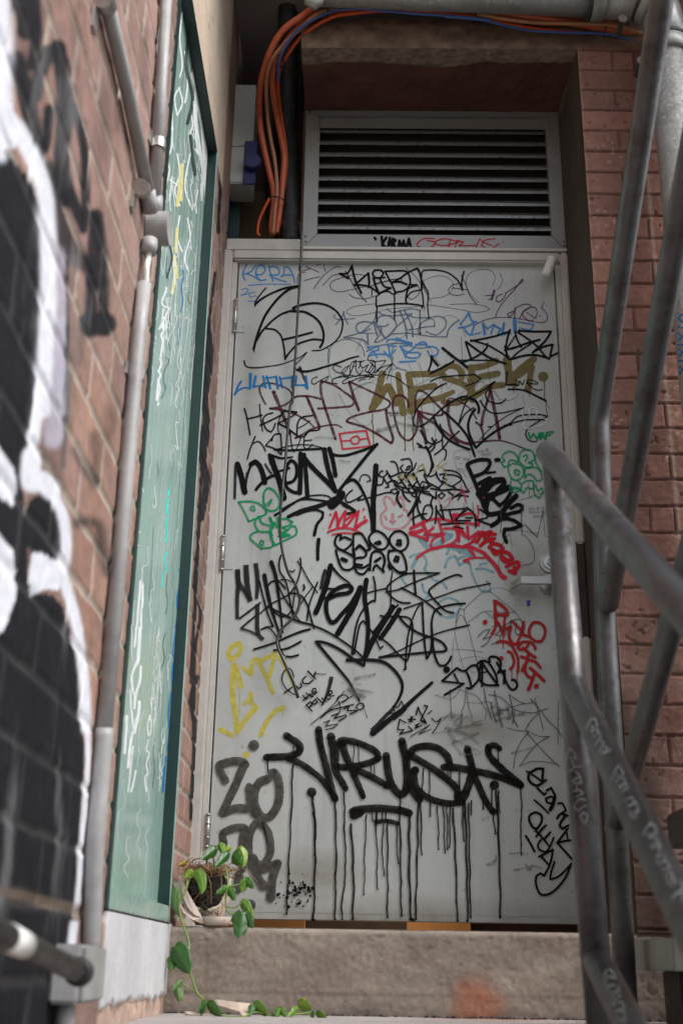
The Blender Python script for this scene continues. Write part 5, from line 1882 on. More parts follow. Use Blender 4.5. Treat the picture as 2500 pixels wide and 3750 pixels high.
.6 108 0 107 30 106 60 107 90 104 130 103 150
.5 116 5 112 20 114 40 108 60
.6 80 58 82 66 77 74 82 80 86 90 80 74 84 66
.6 111 90 116 98 109 104 118 106 112 112
.6 96 82 95 100 98 102 93 120
.5 126 0 123 40 120 80 116 130 112 180
.5 131 20 128 80 124 130 119 180 117 220
.7 95 130 93 144 94 155
.6 101 148 98 168 102 184 96 200 101 206 93 224 98 232
.6 87 196 91 206 88 230
.6 115 100 112 125 110 140 106 170
.6 108 185 104 200 107 215 103 230
.6 69 75 71 85 70 100 66 110 64 125 68 134
G greyl | pale grey letters running down the inner side of the green panel
T 6
1.4 120 108 118 118 121 125 118 135
1.6 117 150 121 140 118 160 114 175
1.6 116 190 112 200 116 210 113 220
1.4 117 8 122 18 124 22
1.2 124 60 125 100 122 130
T 7
1.4 108 14 102 25 108 38
G greyd | thin dark grey writing down the green panel
T 6
1.2 88 98 87 108 90 112
.9 85 114 83 125 85 138 88 150
1 80 160 86 165 79 180 78 195 81 205 75 220
1 83 15 82 38 86 50
.7 132 20 134 40 130 60 129 80
.9 116 66 113 76 117 84
T 7
.8 69 0 71 12 68 20
.5 64 90 62 130 60 160 58 190
.9 84 158 82 180 84 200 81 215
T 8
1 96 8 93 25 95 45 90 60
.6 90 70 88 95 86 120
.8 82 158 79 180 81 205 78 230
G cream | pale yellow letters on the upper part of the green panel
T 6
1.4 95 0 94 4
1.6 94 15 97 34 94 36 92 60 90 70
1.4 98 36 95 45 92 56
G blue | long blue scrawl on the lower inner edge of the green panel
T 6
1.4 106 34 107 45 104 60 106 80 103 95
1.2 101 105 101 130 99 142
T 7
1.2 100 150 103 160 102 174
2 101 176 98 190 98 205 99 215
1.8 98 218 95 235
T 8
1.6 112 0 110 15 107 35 110 45
1.8 108 48 106 65 106 80 107 90
1.8 105 92 103 105 101 120 101 132
1.6 101 134 102 145 101 160 99 175
2.6 97 185 95 205 93 235
1.4 103 140 103 155
G cyan | cyan lettering running down the middle of the green panel
T 7
.8 87 22 88 36
2 86 38 85 45
2.4 85 50 84 58 83 68 86 72
2 84 76 82 86 84 100 81 112
2 83 126 80 135 82 150 80 155
1.4 77 158 76 172 79 176
G whitel | bright white dripping strokes low on the green panel
T 7
3 45 168 44 185 42 205 40 235
3 48 172 48 195 46 215 46 235
.9 44 0 48 10 47 30 50 40
1.4 43 74 41 90 44 98
1 39 116 43 117
1.2 37 142 35 150
1 48 0 46 20
T 8
2.6 54 0 54 10 52 27
4.5 60 0 59 20 57 45 53 55
3 53 55 48 70 50 90 52 95
3.4 61 55 60 75 54 95 52 115
2.6 46 90 47 110 49 130 51 145
4 59 106 58 122 55 135 52 150
3 41 126 40 150 38 180
3.6 49 150 46 170 43 200
2 50 170 47 200 43 235
2.4 54 205 50 225 47 235
1.6 74 125 71 140 72 155 75 150 76 135 74 125
1.6 72 160 69 175 73 180 69 195 71 208 67 215 69 235
1 78 82 77 100 76 118
1 78 100 81 108
.8 40 38 41 50 38 65 41 70 37 76
.8 36 82 41 90 38 100 34 110 33 117
.8 35 120 38 130 35 138
1.2 30 150 34 152 30 165 27 180
1.2 26 195 26 215 23 235
1.2 88 0 86 15 89 20
.8 84 12 83 40 87 45 84 58
.7 81 40 79 65 81 78 84 70
.6 101 38 104 41 100 55 100 75
.7 93 143 91 155 93 166 95 155
.7 91 185 89 200 91 210 86 215 90 220 87 235
G whitel | white drips and loose curls near the top of the green panel
T 5
2.4,1 75.5 29 78 40 79.5 55 80.5 70 80 80
1.6,.5 77 30 76 45 78 60 80 75 79.5 95
1.4,.6 77 40 79 52 79 66 78.5 78
.5 66 70 69 72 71 75
.5 67 69 66 78
.5 70 35 71 40 69 45 68 38 70 34
.5 74 43 75 48 74 52
.5 76 52 77 60 76 58
.6 73 85 74 92 72 100 73 105
.5 77 74 76 80
.5 67 40 67 55 66 60
.6 65 112 63 118 66 120 62 128
.5 63 85 64 92 62 100
.5 71 5 70 15 71 25 70 30
.5 69 60 70 68 68 74 70 80
.5 74 60 72 72 74 80
.5 72 20 73 32 72 40
.5 64 60 66 66 64 74
.5 70 84 69 92 71 98
G greyd | dark grey letters near the top of the green panel
T 5
1.2 74 8 72.5 25 75 38 73 48
1.2 74 53 75 62 76 68
.7 65 92 67 100 65 108
G cream | pale yellow arrow shapes high on the green panel
T 5
1.2 71 64 70 72 69 80
1 71 64 70.5 78
1.2 69 89 68.5 98
1.2 68 100 68 108 67 114
1 68 100 69 108
S railmid
G chalk | white chalk word repeated three times along the middle rail
T 9
2.2 50 18 47 24 45 30
2 50 17 56 16 58 24 51 26
2 54 28 50 32 58 28 60 32 53 36
2 55 38 60 33 62 38 56 43
2 55 47 62 42 66 45 60 50
2.4 60 55 66 48 70 50 66 56 74 52
2 63 58 66 54
2.2 82 70 77 80 74 88
2 82 70 87 76 88 80 80 82
2 78 90 84 84 90 86 88 92 82 95
2 84 96 92 90 93 97
2 85 102 93 96
2 90 110 98 106 101 112 94 116
2.2 94 118 102 112 105 120 98 126 94 122
2.2 96 128 100 131 106 122
2 119 136 113 144 111 150
2 119 136 125 142 125 148 117 150
2 117 154 124 152 128 157 120 162
2 121 165 130 160 129 168
2 126 180 128 172 136 174
2 128 184 136 178 142 188 132 190
2.2 136 198 142 192 146 200 138 204
2 142 208 150 203
2.4 143 225 148 218 156 214
2 156 205 156 226
S railpost
G chalk | white chalk letters running down the near post
T 9
2.4 26 51 23 60 22 65
2 27 50 32 56 33 62 27 61
2 29 64 32 72
2 26 77 32 72 39 71
2 32 76 38 82 40 90 31 90
2.2 29 88 38 83
1.6 34 92 35 97 32 99
2 31 100 37 98 42 102 34 106
2.2 44 110 40 108 34 112 32 118 37 122
2 38 120 45 116
2 38 128 42 124 47 128 44 137 39 130
S raillow
G chalk | white chalk word on the lower rail
T 0
2.4 47 118 44 125 41 132
2.2 50 117 56 121 57 127 47 126
2.2 60 130 50 130 44 136 45 142 56 138
2.2 60 140 48 144 49 152 60 148 66 142
2.2 50 160 58 154 67 148
2.2 52 164 62 158 68 156
2.4 56 170 60 164 70 166 72 174 60 178
2.2 60 176 73 180 74 188
2.2 60 190 68 188 75 192 64 192
"""
# ------------------------------------------------------------------ graffiti: strokes laid on the real surfaces
S1 = 10/3.136; S2 = 10/1.568; S3 = 10/3.92
TILES = dict(A=(840, 930, S1), B=(1240, 930, S1), C=(1640, 930, S1), D=(820, 1330, S1), E=(1240, 1330, S1), F=(1640, 1330, S1), G=(800, 1730, S1), H=(1220, 1680, S1), I=(1640, 1730, S1),
 J=(1220, 1980, S1), K=(780, 2030, S1), L=(1080, 2280, S1), M=(1640, 2130, S1), N=(760, 2330, S1), O=(940, 2630, S1), P=(1420, 2630, S1), Q=(1640, 2780, S1), R=(740, 2680, S1), S=(1640, 2480, S1),
 V=(800, 2250, S2), W=(1500, 2250, S2), Z=(800, 0, S2), Y=(1500, 0, S2))
TILES.update({'6': (400, 900, S3), '7': (400, 1700, S3), '8': (360, 2300, S3), '9': (2000, 2580, S1), '0': (2100, 3250, S3), '5': (0, 0, 9.41)})
PM = dict(
 khaki=paint('khaki_paint', (.19, .145, .055), .92, .3), khfaint=paint('faint_mustard', (.42, .33, .13), .55, .5),
 sky=paint('pale_blue_paint', (.22, .42, .48), .55, .5), pink=paint('pale_pink_paint', (.62, .30, .33), .6, .5), yellow=paint('yellow_wash', (.58, .50, .09), .85, .5),
 maroon=paint('maroon_marker', (.085, .012, .022), .86, .4, streak=1), crayon=paint('blue_crayon', (.07, .24, .52), .92, .6, dry=.18, dscale=620),
 purple=paint('purple_pen', (.10, .025, .11), .8, .5), pen=paint('grey_pencil', (.07, .07, .075), .8, .5), slate=paint('slate_blue_marker', (.13, .17, .25), .72, .4, streak=1),
 ink=paint('black_dry_marker', (.009, .0095, .009), .98, .65, dry=-.3, dscale=380), dry=paint('worn_black_marker', (.02, .02, .02), .9, .5, dry=.05, dscale=330),
 blue=paint('blue_marker', (.01, .18, .46), .92, .4), blk=paint('solid_black_marker', (.006, .0065, .006), 1, .6), virus=paint('brown_black_ink', (.008, .0065, .0055), .99, .5, var=.6), smudge=paint('rubbed_smudge', (.16, .155, .14), .35, .7, dry=.25, dscale=90),
 redp=paint('crimson_marker', (.58, .025, .055), .93, .4), redt=paint('thick_red_paint', (.48, .012, .02), 1, .35), redd=paint('dark_red_paint', (.38, .018, .02), 1, .35), redl=paint('thin_red_pen', (.40, .02, .03), 1, .4),
 pinkl=paint('thin_pink_pen', (.55, .05, .12), .9, .4), greenp=paint('green_marker', (.002, .30, .105), .97, .35), wash=paint('grey_ink_wash', (.075, .07, .062), .95, .4, var=.5),
 whitel=paint('white_marker', (.78, .82, .82), .95, .4), greyl=paint('pale_grey_marker', (.35, .38, .38), .7, .4), greyd=paint('dark_grey_marker', (.04, .055, .05), .75, .4), cream=paint('pale_yellow_paint', (.70, .66, .30), .9, .4),
 cyan=paint('cyan_paint', (.02, .75, .68), .97, .4), chalk=paint('white_chalk', (.45, .49, .49), .5, .7, dry=.0, dscale=500), dots=paint('black_drops', (.01, .01, .01), 1, .35))
def on_tube(a, b, r):
    a = np.array(a); n = np.array(b)-a; n /= np.linalg.norm(n)
    def f(px, py, off):
        d = ray(px, py); o = CAM-a; dd = d-n*(d@n); oo = o-n*(o@n)
        A2, B2, C2 = dd@dd, 2*dd@oo, oo@oo-(r+off)**2; q = B2*B2-4*A2*C2
        tt = (-B2-math.sqrt(max(q, 0)))/(2*A2); return CAM+d*tt
    return f
SURF = dict(door=(lambda px, py, off: at(px, py, Y=-.0003-off), leaf), louvre=(lambda px, py, off: at(px, py, Y=-.0035-off), lo), window=(lambda px, py, off: at(px, py, X=XP+.0003+off), gw),
 railmid=(on_tube(m0, m1, RT*.96+.0004), ra), railpost=(on_tube(pA_t, pA_b, RT+.0004), ra), raillow=(on_tube(w0, w1, RT*.96+.0004), ra))
OFF = dict(door=0., louvre=0., window=0., railmid=0., railpost=0., raillow=0.)
def flush(cur):
    if not cur or not cur['f']: return
    if cur['m'] == 'dots': pass
    me = bpy.data.meshes.new('graffiti_tag'); me.from_pydata([tuple(v) for v in cur['v']], [], cur['f']); me.update()
    par = SURF[cur['s']][1]; o = link('graffiti_tag' if cur['s'] != 'x' else '', me, PM[cur['m']], None)
    o.parent = par
    o.matrix_parent_inverse = Matrix.Translation(-(base_of(par)))
    o['label'] = cur['l']
    if par is leaf: o.matrix_parent_inverse = Matrix.Identity(4)
def add_disc(cur, x, y, r, ns=12):
    fn = SURF[cur['s']][0]; OFF[cur['s']] += 8e-7; k = len(cur['v'])
    for i in range(ns):
        q = -i/ns*2*math.pi; cur['v'].append(fn(x+math.cos(q)*r, y+math.sin(q)*r, OFF[cur['s']]))
    cur['f'].append(list(range(k, k+ns))[::-1])
def add_ribbon(cur, P, w0_, w1_, jitter=0):
    fn = SURF[cur['s']][0]; OFF[cur['s']] += 8e-7; n = len(P); k = len(cur['v'])
    P = np.array(P)
    tg = np.gradient(P, axis=0); L = np.hypot(tg[:, 0], tg[:, 1])+1e-9; tg /= L[:, None]
    for i in range(n):
        wd = (w0_+(w1_-w0_)*i/(n-1))/2; 
        if jitter: wd *= 1+random.uniform(-jitter, jitter)
        nx, ny = -tg[i, 1], tg[i, 0]
        cur['v'].append(fn(P[i, 0]+nx*wd, P[i, 1]+ny*wd, OFF[cur['s']])); cur['v'].append(fn(P[i, 0]-nx*wd, P[i, 1]-ny*wd, OFF[cur['s']]))
    for i in range(n-1): cur['f'].append([k+2*i, k+2*i+1, k+2*i+3, k+2*i+2])
def stroke(cur, w0_, w1_, pts):
    w0_, w1_ = [v*((1.12 if v > 14 else 1.08 if v > 5 else 1.15) if cur['m'] != 'chalk' else .8) for v in (w0_, w1_)]
    pts = [np.array(p, float) for p in pts]
    if len(pts) > 1 and cur['m'] in ('virus', 'khaki', 'redd') and max(w0_, w1_) < 15 and abs(pts[-1][1]-pts[0][1]) > 60:
        sp_ = spline(pts, 8); ph = random.uniform(0, 6); q_ = []
        for i, p_ in enumerate(sp_): q_.append(p_+np.array([1.6*math.sin(p_[1]*.045+ph)+.9*math.sin(p_[1]*.13+ph*2), 0]))
        add_ribbon(cur, q_, w0_*.92, w1_*.80, .14); add_disc(cur, *q_[-1], w1_*.55); return
    if len(pts) == 1: add_disc(cur, *pts[0], w0_/2, 20); return
    runs = [[pts[0]]]
    for i in range(1, len(pts)-1):
        runs[-1].append(pts[i]); a, b = pts[i]-pts[i-1], pts[i+1]-pts[i]
        cs = a@b/(np.linalg.norm(a)*np.linalg.norm(b)+1e-9)
        if cs < .25: runs.append([pts[i]])
    runs[-1].append(pts[-1]); tot = len(pts)-1; done = 0
    for r_ in runs:
        ws = w0_+(w1_-w0_)*done/tot; done += len(r_)-1; we = w0_+(w1_-w0_)*done/tot
        per = 6 if len(r_) > 2 else max(1, int(np.linalg.norm(r_[1]-r_[0])/14)); sp_ = spline(r_, per)
        add_ribbon(cur, sp_, ws, we, .07 if max(ws, we) > 2 else 0)
        if ws > 3.2 and cur['m'] not in ('dry',): add_disc(cur, *sp_[0], ws/2*.97)
        if we > 3.2 and cur['m'] not in ('dry',): add_disc(cur, *sp_[-1], we/2*.97)
cur = None; surf = 'door'; tile = None
for ln in GRAF.strip().splitlines():
    ln = ln.strip()
    if not ln: continue
    if ln[0] == 'S' and ln[1] == ' ': surf = ln[2:].strip()
    elif ln[0] == 'G' and ln[1] == ' ':
        flush(cur); mt, lab = ln[2:].split('|'); cur = dict(s=surf, m=mt.strip(), l=lab.strip(), v=[], f=[])
        OFF[surf] += 2e-5
    elif ln[0] == 'T' and ln[1] == ' ': tile = TILES[ln[2:].strip()]
    elif ln[0] == 'D' and ln[1] == ' ':
        cx, cy, sx, sy, n_d = map(float, ln[2:].split())
        for _ in range(int(n_d)):
            x, y = random.gauss(cx, sx*.55), random.gauss(cy, sy*.6); add_disc(cur, tile[0]+x*tile[2], tile[1]+y*tile[2], random.choice((1.2, 1.6, 2.2, 3, 4.5, 6))*random.uniform(.6, 1.2), 9)
    elif ln == 'E': break
    else:
        ws, *nums = ln.split(); nums = list(map(float, nums)); ww = [float(v)*tile[2] for v in ws.split(',')]
        stroke(cur, ww[0], ww[-1], [(tile[0]+nums[i]*tile[2], tile[1]+nums[i+1]*tile[2]) for i in range(0, len(nums)-1, 2)])
flush(cur)
sm = dict(s='door', m='smudge', l='rubbed grey smudges and ghosts of older tags', v=[], f=[])
for cx, cy, L, k in ((1720, 2690, 150, 9), (1860, 2620, 90, 7), (1500, 1560, 110, 5), (1350, 2520, 110, 4), (1900, 3150, 90, 4)):
    for _ in range(k):
        x, y = cx+random.gauss(0, L*.5), cy+random.gauss(0, L*.25); q = [(x+random.uniform(-1, 1)*L*.5*i, y+random.uniform(-1, 1)*L*.2) for i in (0, .5, 1, 1.4)]
        add_ribbon(sm, spline([np.array(v) for v in q], 5), random.uniform(6, 18), random.uniform(3, 10), .2)
flush(sm)
# tiny handwriting
def small_text(s, px, py, hpx, lab, rot=0, mt='pen', sx=1):
    fc = bpy.data.curves.new('handwriting', 'FONT'); fc.body = s; fc.size = 1; fc.shear = .2; fc.space_line = .9
    to = bpy.data.objects.new('handwriting', fc); COL.objects.link(to)
    dg = bpy.context.evaluated_depsgraph_get(); me = bpy.data.meshes.new_from_object(to.evaluated_get(dg)); bpy.data.objects.remove(to)
    o3 = at(px, py, Y=0); sc_ = (at(px, py-hpx, Y=0)-o3)[2]/.7; OFF['door'] += 2e-5
    for v in me.vertices:
        x, y = v.co.x*sx, v.co.y; x, y = x*math.cos(rot)-y*math.sin(rot), x*math.sin(rot)+y*math.cos(rot)
        v.co = (o3[0]+x*sc_, -.0003-OFF['door'], o3[2]+y*sc_)
    o = link('handwriting', me, PM[mt], None); o.parent = leaf; o['label'] = lab
small_text('Issy &\n  Noah', 1748, 1660, 11, 'tiny handwriting beside the face doodle', .2)
small_text('Issy & Noah\nblows this\n   space', 1932, 1868, 11, 'tiny handwriting in three lines above the lock', .02)
small_text('itsMeep-Vandals', 1148, 1606, 8, 'tiny handwriting left of the red flag', -.02)
small_text('Meow', 1240, 1694, 11, 'tiny word under the red flag', -.05)

# long vertical scratches on the green panel
sc_b = bmesh.new()
for yy in (-.40, -.425, -.44, -.455, -.47, -.49, -.50, -.52, -.54, -.565, -.59, -.62, -.65, -.69, -.73, -.78, -.84, -.90, -.98, -1.06):
    z = .25+random.random()*.3; yy0 = yy
    while z < 2.15:
        L = random.uniform(.05, .5); y1 = yy0+random.uniform(-.004, .004)
        if random.random() < .8:
            w_ = random.uniform(.0006, .0012)*2.2; v = [sc_b.verts.new(p_) for p_ in ((XP+.0002, yy0-w_, z), (XP+.0002, yy0+w_, z), (XP+.0002, y1+w_, z+L), (XP+.0002, y1-w_, z+L))]; sc_b.faces.new(v)
        yy0 = y1; z += L+random.uniform(0, .03)
sc_o = obj('scratches', sc_b, paint('pale_scratch', (.6, .7, .66), .6, .5, dry=-.1, dscale=300), gw); sc_o['label'] = 'thin pale vertical scratches'

# loose scratched scribble on the green panel
sb2 = dict(s='window', m='whitel', l='dense fine white scribble scratched over the green panel', v=[], f=[])
for _ in range(70):
    yy, z = random.uniform(-1.08, -.42), random.uniform(.5, 2.1) if random.random() < .8 else random.uniform(.05, .5); pts_ = []; n_l = random.randint(4, 9)
    for k in range(n_l):
        pts_.append(proj((XP, yy+random.uniform(-.035, .035), z))); z += random.uniform(.004, .03)
    q = spline([np.array(p_) for p_ in pts_], 4); add_ribbon(sb2, q, random.choice((1.4, 1.8, 2.6, 3.4)), 1.4)
flush(sb2)

# blue lettering on the drain pipe
bm_ = bmesh.new(); fnp = on_tube((XV, -.48, zr_-.19), (XV, -.50, ZL), RP+.0006)
dc = dict(s='drain', m='blue', l='blue lettering running down the pipe', v=[], f=[]); SURF['drain'] = (fnp, gp); OFF['drain'] = 0
for seg_ in ([(2496, 1150), (2482, 1165), (2496, 1180)], [(2480, 1196), (2498, 1200)], [(2480, 1220), (2496, 1232), (2484, 1246)], [(2482, 1262), (2498, 1262)], [(2484, 1280), (2498, 1290), (2485, 1304)], [(2485, 1322), (2499, 1322)], [(2486, 1345), (2498, 1352), (2487, 1368)]):
    stroke(dc, 6, 6, seg_)
flush(dc)

# ------------------------------------------------------------------ broken pot and trailing vine
L4 = lambda x, y: (600+x/3.136, 3050+y/3.136)
def P4(x, y, Y): q = L4(x, y); return V(q[0], q[1], Y=Y)
YP = -.30                                                   # pot centre depth
pc = P4(500, 690, YP); pw = (P4(760, 690, YP).x-P4(250, 690, YP).x)/2; topz = P4(500, 440, YP).z; botz = P4(560, 1045, -.33).z
pot = thing('broken_pot', 'broken cream ceramic pot with exposed soil standing on the left end of the doorstep', 'plant pot', (pc.x, YP, ZS))
def pot_r(q): return pw*(.52+.52*math.sin(min(1, q/.62)*math.pi/2))                 # q 0 bottom .. 1 top
def potshell(a0, a1, m, edge):
    bm = bmesh.new(); na, nq = 40, 14; rows = []
    for side in (0, 1):
        for i in range(na+1):
            an = a0+(a1-a0)*i/na; row = []
            for j in range(nq+1):
                q = edge(an)*j/nq; r = pot_r(q)*(1 if side == 0 else .90)
                if q < .09: r *= .86
                row.append(bm.verts.new((pc.x+math.cos(an)*r, YP+math.sin(an)*r*.8, ZS+.001+(topz-ZS)*q*1.0)))
            rows.append(row)
    for s in (0, 1):
        for i in range(na):
            for j in range(nq):
                a = rows[s*(na+1)+i]; b = rows[s*(na+1)+i+1]
                f = (a[j], b[j], b[j+1], a[j+1]); bm.faces.new(f if s == 0 else f[::-1])
    for i in range(na): bm.faces.new((rows[i][nq], rows[i+1][nq], rows[na+2+i][nq], rows[na+1+i][nq]))
    for i_ in (0, na):
        for j in range(nq): bm.faces.new((rows[i_][j], rows[i_][j+1], rows[na+1+i_][j+1], rows[na+1+i_][j]))
    bmesh.ops.recalc_face_normals(bm, faces=bm.faces); return bm
# angle -pi/2 faces the camera: front is broken away low, sides stay high
def e1_(an):
    f = math.sin((an+math.pi/2)) if False else abs(((an+math.pi/2+math.pi) % (2*math.pi))-math.pi)
    return float(np.interp(f, [0, .4, .8, 1.15, 1.5, 3.2], [.24, .27, .38, .60, .86, .9]))+.02*math.sin(an*9)
obj('pot_wall', potshell(-math.pi, math.pi, M['pot'], e1_), M['pot'], pot, True)
rimb = bmesh.new()
pts = [(pc.x+math.cos(an)*pot_r(e1_(an))*.95, YP+math.sin(an)*pot_r(e1_(an))*.76, ZS+.001+(topz-ZS)*e1_(an)) for an in np.linspace(-math.pi, math.pi, 60)]
obj('broken_rim', tube(pts, .0036, 8, wob=.5), M['potedge'], pot, True)
ft = bmesh.new(); fx = P4(590, 1030, -.36); tube([(fx.x, -.33, ZS), (fx.x, -.33, ZS+.02)], [.030, .036], 24, ft); obj('pot_foot', ft, M['pot'], pot, True)
# soil ball: lumpy and full of roots
sb = bmesh.new(); bmesh.ops.create_icosphere(sb, subdivisions=5, radius=1)
for v in sb.verts:
    n_ = .10*math.sin(v.co.x*9+v.co.z*7)*math.sin(v.co.y*8)+random.uniform(-.03, .03)
    taper = .80+.22*v.co.z; k = 1+n_*.6; zz_ = max(-1, min(.86, v.co.z))
    v.co = Vector((pc.x+v.co.x*pw*.98*k*taper, YP+v.co.y*pw*.76*k*taper, (topz+ZS)/2+.012+zz_*k*(topz-ZS)*.50))
obj('soil', sb, M['soil'], pot, True)
rt = bmesh.new(); rd = bmesh.new()
for _ in range(230):                                     # root mat on top
    x, y = random.uniform(-1, 1), random.uniform(-1, .3); a = Vector((pc.x+x*pw*.98, YP+y*pw*.8, topz+random.uniform(-.012, .012))); b = a+Vector((random.uniform(-.035, .035), random.uniform(-.02, .01), random.uniform(-.014, .012)))
    c = (a+b)/2+Vector((random.uniform(-.012, .012), random.uniform(-.01, .004), random.uniform(-.008, .014)))
    tube(spline([a, c, b], 4), random.uniform(.0006, .0012), 5, rt)
for _ in range(90):                                      # dark fine roots over the soil face
    x, z = random.uniform(-.8, .8), random.uniform(.15, .85); a = Vector((pc.x+x*pw*(.7+.3*z), YP-pw*.76*math.sqrt(max(0, 1-x*x))*(.78+.2*z)-.003, ZS+(topz-ZS)*z))
    b = a+Vector((random.uniform(-.03, .03), random.uniform(-.004, .004), random.uniform(-.03, .02))); c = (a+b)/2+Vector((random.uniform(-.014, .014), -.005, random.uniform(-.014, .014)))
    tube(spline([a, c, b], 4), .0007, 5, rd)
for x0, y0, x1, y1, x2, y2 in ((500, 480, 540, 600, 545, 810), (660, 500, 668, 620, 700, 760), (490, 470, 440, 640, 330, 800), (680, 740, 670, 880, 640, 960), (860, 380, 820, 460, 780, 500), (300, 330, 220, 420, 160, 400), (900, 400, 1000, 480, 1070, 560)):
    tube(spline([P4(x0, y0, YP-.07), P4(x1, y1, YP-.085), P4(x2, y2, YP-.08)], 6), .0008, 5, rt)
obj('roots', rt, M['root'], pot); obj('fine_roots', rd, mat('dark_roots', (.07, .05, .035), .9), pot)
# big shard leaning left of the pot
def shard(name, outline, Y0, lab, curve=.02, th=.006, tilt=None, grp='broken pot shards'):
    bm = bmesh.new(); pts = [P4(x, y, Y0) for x, y in outline]; cx = sum(p_.x for p_ in pts)/len(pts); wd = max(p_.x for p_ in pts)-min(p_.x for p_ in pts)
    f_v, b_v = [], []
    for p_ in pts:
        yy = curve*((p_.x-cx)/wd*2)**2; f_v.append(bm.verts.new((p_.x, p_.y+yy, p_.z))); b_v.append(bm.verts.new((p_.x+.001, p_.y+yy+th, p_.z)))
    f1 = bm.faces.new(f_v); f2 = bm.faces.new(b_v[::-1]); n = len(pts)
    for i in range(n): bm.faces.new((f_v[i], b_v[i], b_v[(i+1) % n], f_v[(i+1) % n]))
    bmesh.ops.triangulate(bm, faces=[f1, f2]); bmesh.ops.recalc_face_normals(bm, faces=bm.faces)
    return tag(obj(name, bm, M['pot'], None), lab, 'pot shard', grp)
shard('pot_shard', [(175, 530), (200, 545), (205, 640), (225, 740), (280, 860), (350, 940), (440, 980), (500, 1020), (496, 1048), (440, 1040), (330, 1000), (230, 920), (165, 810), (140, 690), (150, 600)], -.365, 'long curved pot shard leaning on the left of the broken pot', .02, .007)
shard('pot_shard', [(720, 1022), (760, 1015), (840, 1030), (838, 1052), (760, 1050), (725, 1040)], -.33, 'small flat pot shard lying on the step right of the pot', 0, .02)
# shards on the landing
def landing_shard(pts, lab):
    bm = bmesh.new(); up = [V(*L4(x, y), Y=Y_) for x, y, Y_ in pts]; n = len(up)
    a = [bm.verts.new(p_) for p_ in up]; b = [bm.verts.new(p_+Vector((0, .004, -.006))) for p_ in up]
    f1 = bm.faces.new(a); f2 = bm.faces.new(b[::-1])
    for i in range(n): bm.faces.new((a[i], b[i], b[(i+1) % n], a[(i+1) % n]))
    bmesh.ops.triangulate(bm, faces=[f1, f2]); bmesh.ops.recalc_face_normals(bm, faces=bm.faces)
    return tag(obj('pot_shard', bm, M['pot'], None), lab, 'pot shard', 'broken pot shards')
landing_shard([(500, 1935, -.40), (620, 1912, -.42), (740, 1930, -.43), (850, 1945, -.44), (1020, 1960, -.44), (1000, 2050, -.47), (970, 2100, -.49), (900, 2095, -.49), (870, 2050, -.46), (760, 2020, -.45), (640, 1985, -.43), (560, 1965, -.42)], 'large curved pot shard lying on the landing under the vine')
landing_shard([(240, 2048, -.43), (300, 2050, -.44), (430, 2075, -.46), (435, 2098, -.47), (330, 2092, -.46), (260, 2075, -.45)], 'narrow pale pot shard on the landing left of the vine')
# vine
vine = thing('trailing_vine', 'green heart-leaved vine trailing from the broken pot down to the landing', 'plant', (pc.x, YP, topz))
vb = bmesh.new()
def stem(pts, r): tube(spline([P4(x, y, Y_) for x, y, Y_ in pts], 6), r, 8, vb)
stem([(250, 560, -.34), (275, 560, -.39), (240, 690, -.40), (180, 800, -.40), (185, 930, -.40), (230, 1080, -.40), (285, 1250, -.40), (290, 1420, -.41), (305, 1600, -.41), (340, 1720, -.41), (375, 1820, -.41), (430, 1890, -.42), (490, 1950, -.43), (600, 2050, -.46)], .0026)
stem([(600, 2050, -.46), (660, 2100, -.48), (900, 2110, -.50), (1050, 2060, -.47), (1200, 2090, -.48), (1280, 2095, -.48), (1400, 2080, -.48), (1568, 2080, -.48), (1700, 2060, -.47)], .0022)
stem([(720, 400, -.36), (730, 500, -.385), (738, 610, -.40), (715, 700, -.40), (712, 830, -.40), (740, 910, -.40), (830, 945, -.40)], .0022)
stem([(720, 850, -.40), (800, 860, -.40), (850, 840, -.40), (895, 790, -.40)], .0016)
stem([(740, 620, -.40), (830, 600, -.40), (890, 580, -.40), (930, 530, -.40), (900, 470, -.38)], .0018)
stem([(420, 290, -.34), (350, 310, -.32), (300, 350, -.3)], .0016); stem([(560, 240, -.33), (575, 330, -.31), (580, 420, -.3)], .0018); stem([(690, 160, -.33), (670, 230, -.33), (620, 330, -.32)], .0016)
stem([(880, 170, -.33), (840, 190, -.33), (800, 240, -.32)], .0016); stem([(200, 1320, -.40), (225, 1260, -.40), (228, 1180, -.40)], .0012)
stem([(210, 1730, -.42), (270, 1760, -.41), (360, 1825, -.41)], .0013); stem([(170, 1620, -.41), (230, 1610, -.41), (300, 1600, -.41)], .0013); stem([(180, 640, -.38), (175, 720, -.40), (185, 790, -.40)], .0014); stem([(170, 380, -.33), (190, 470, -.35), (235, 525, -.36)], .0012)
obj('stem', vb, M['stem'], vine, True)
LV, LC, LF = [], [], []
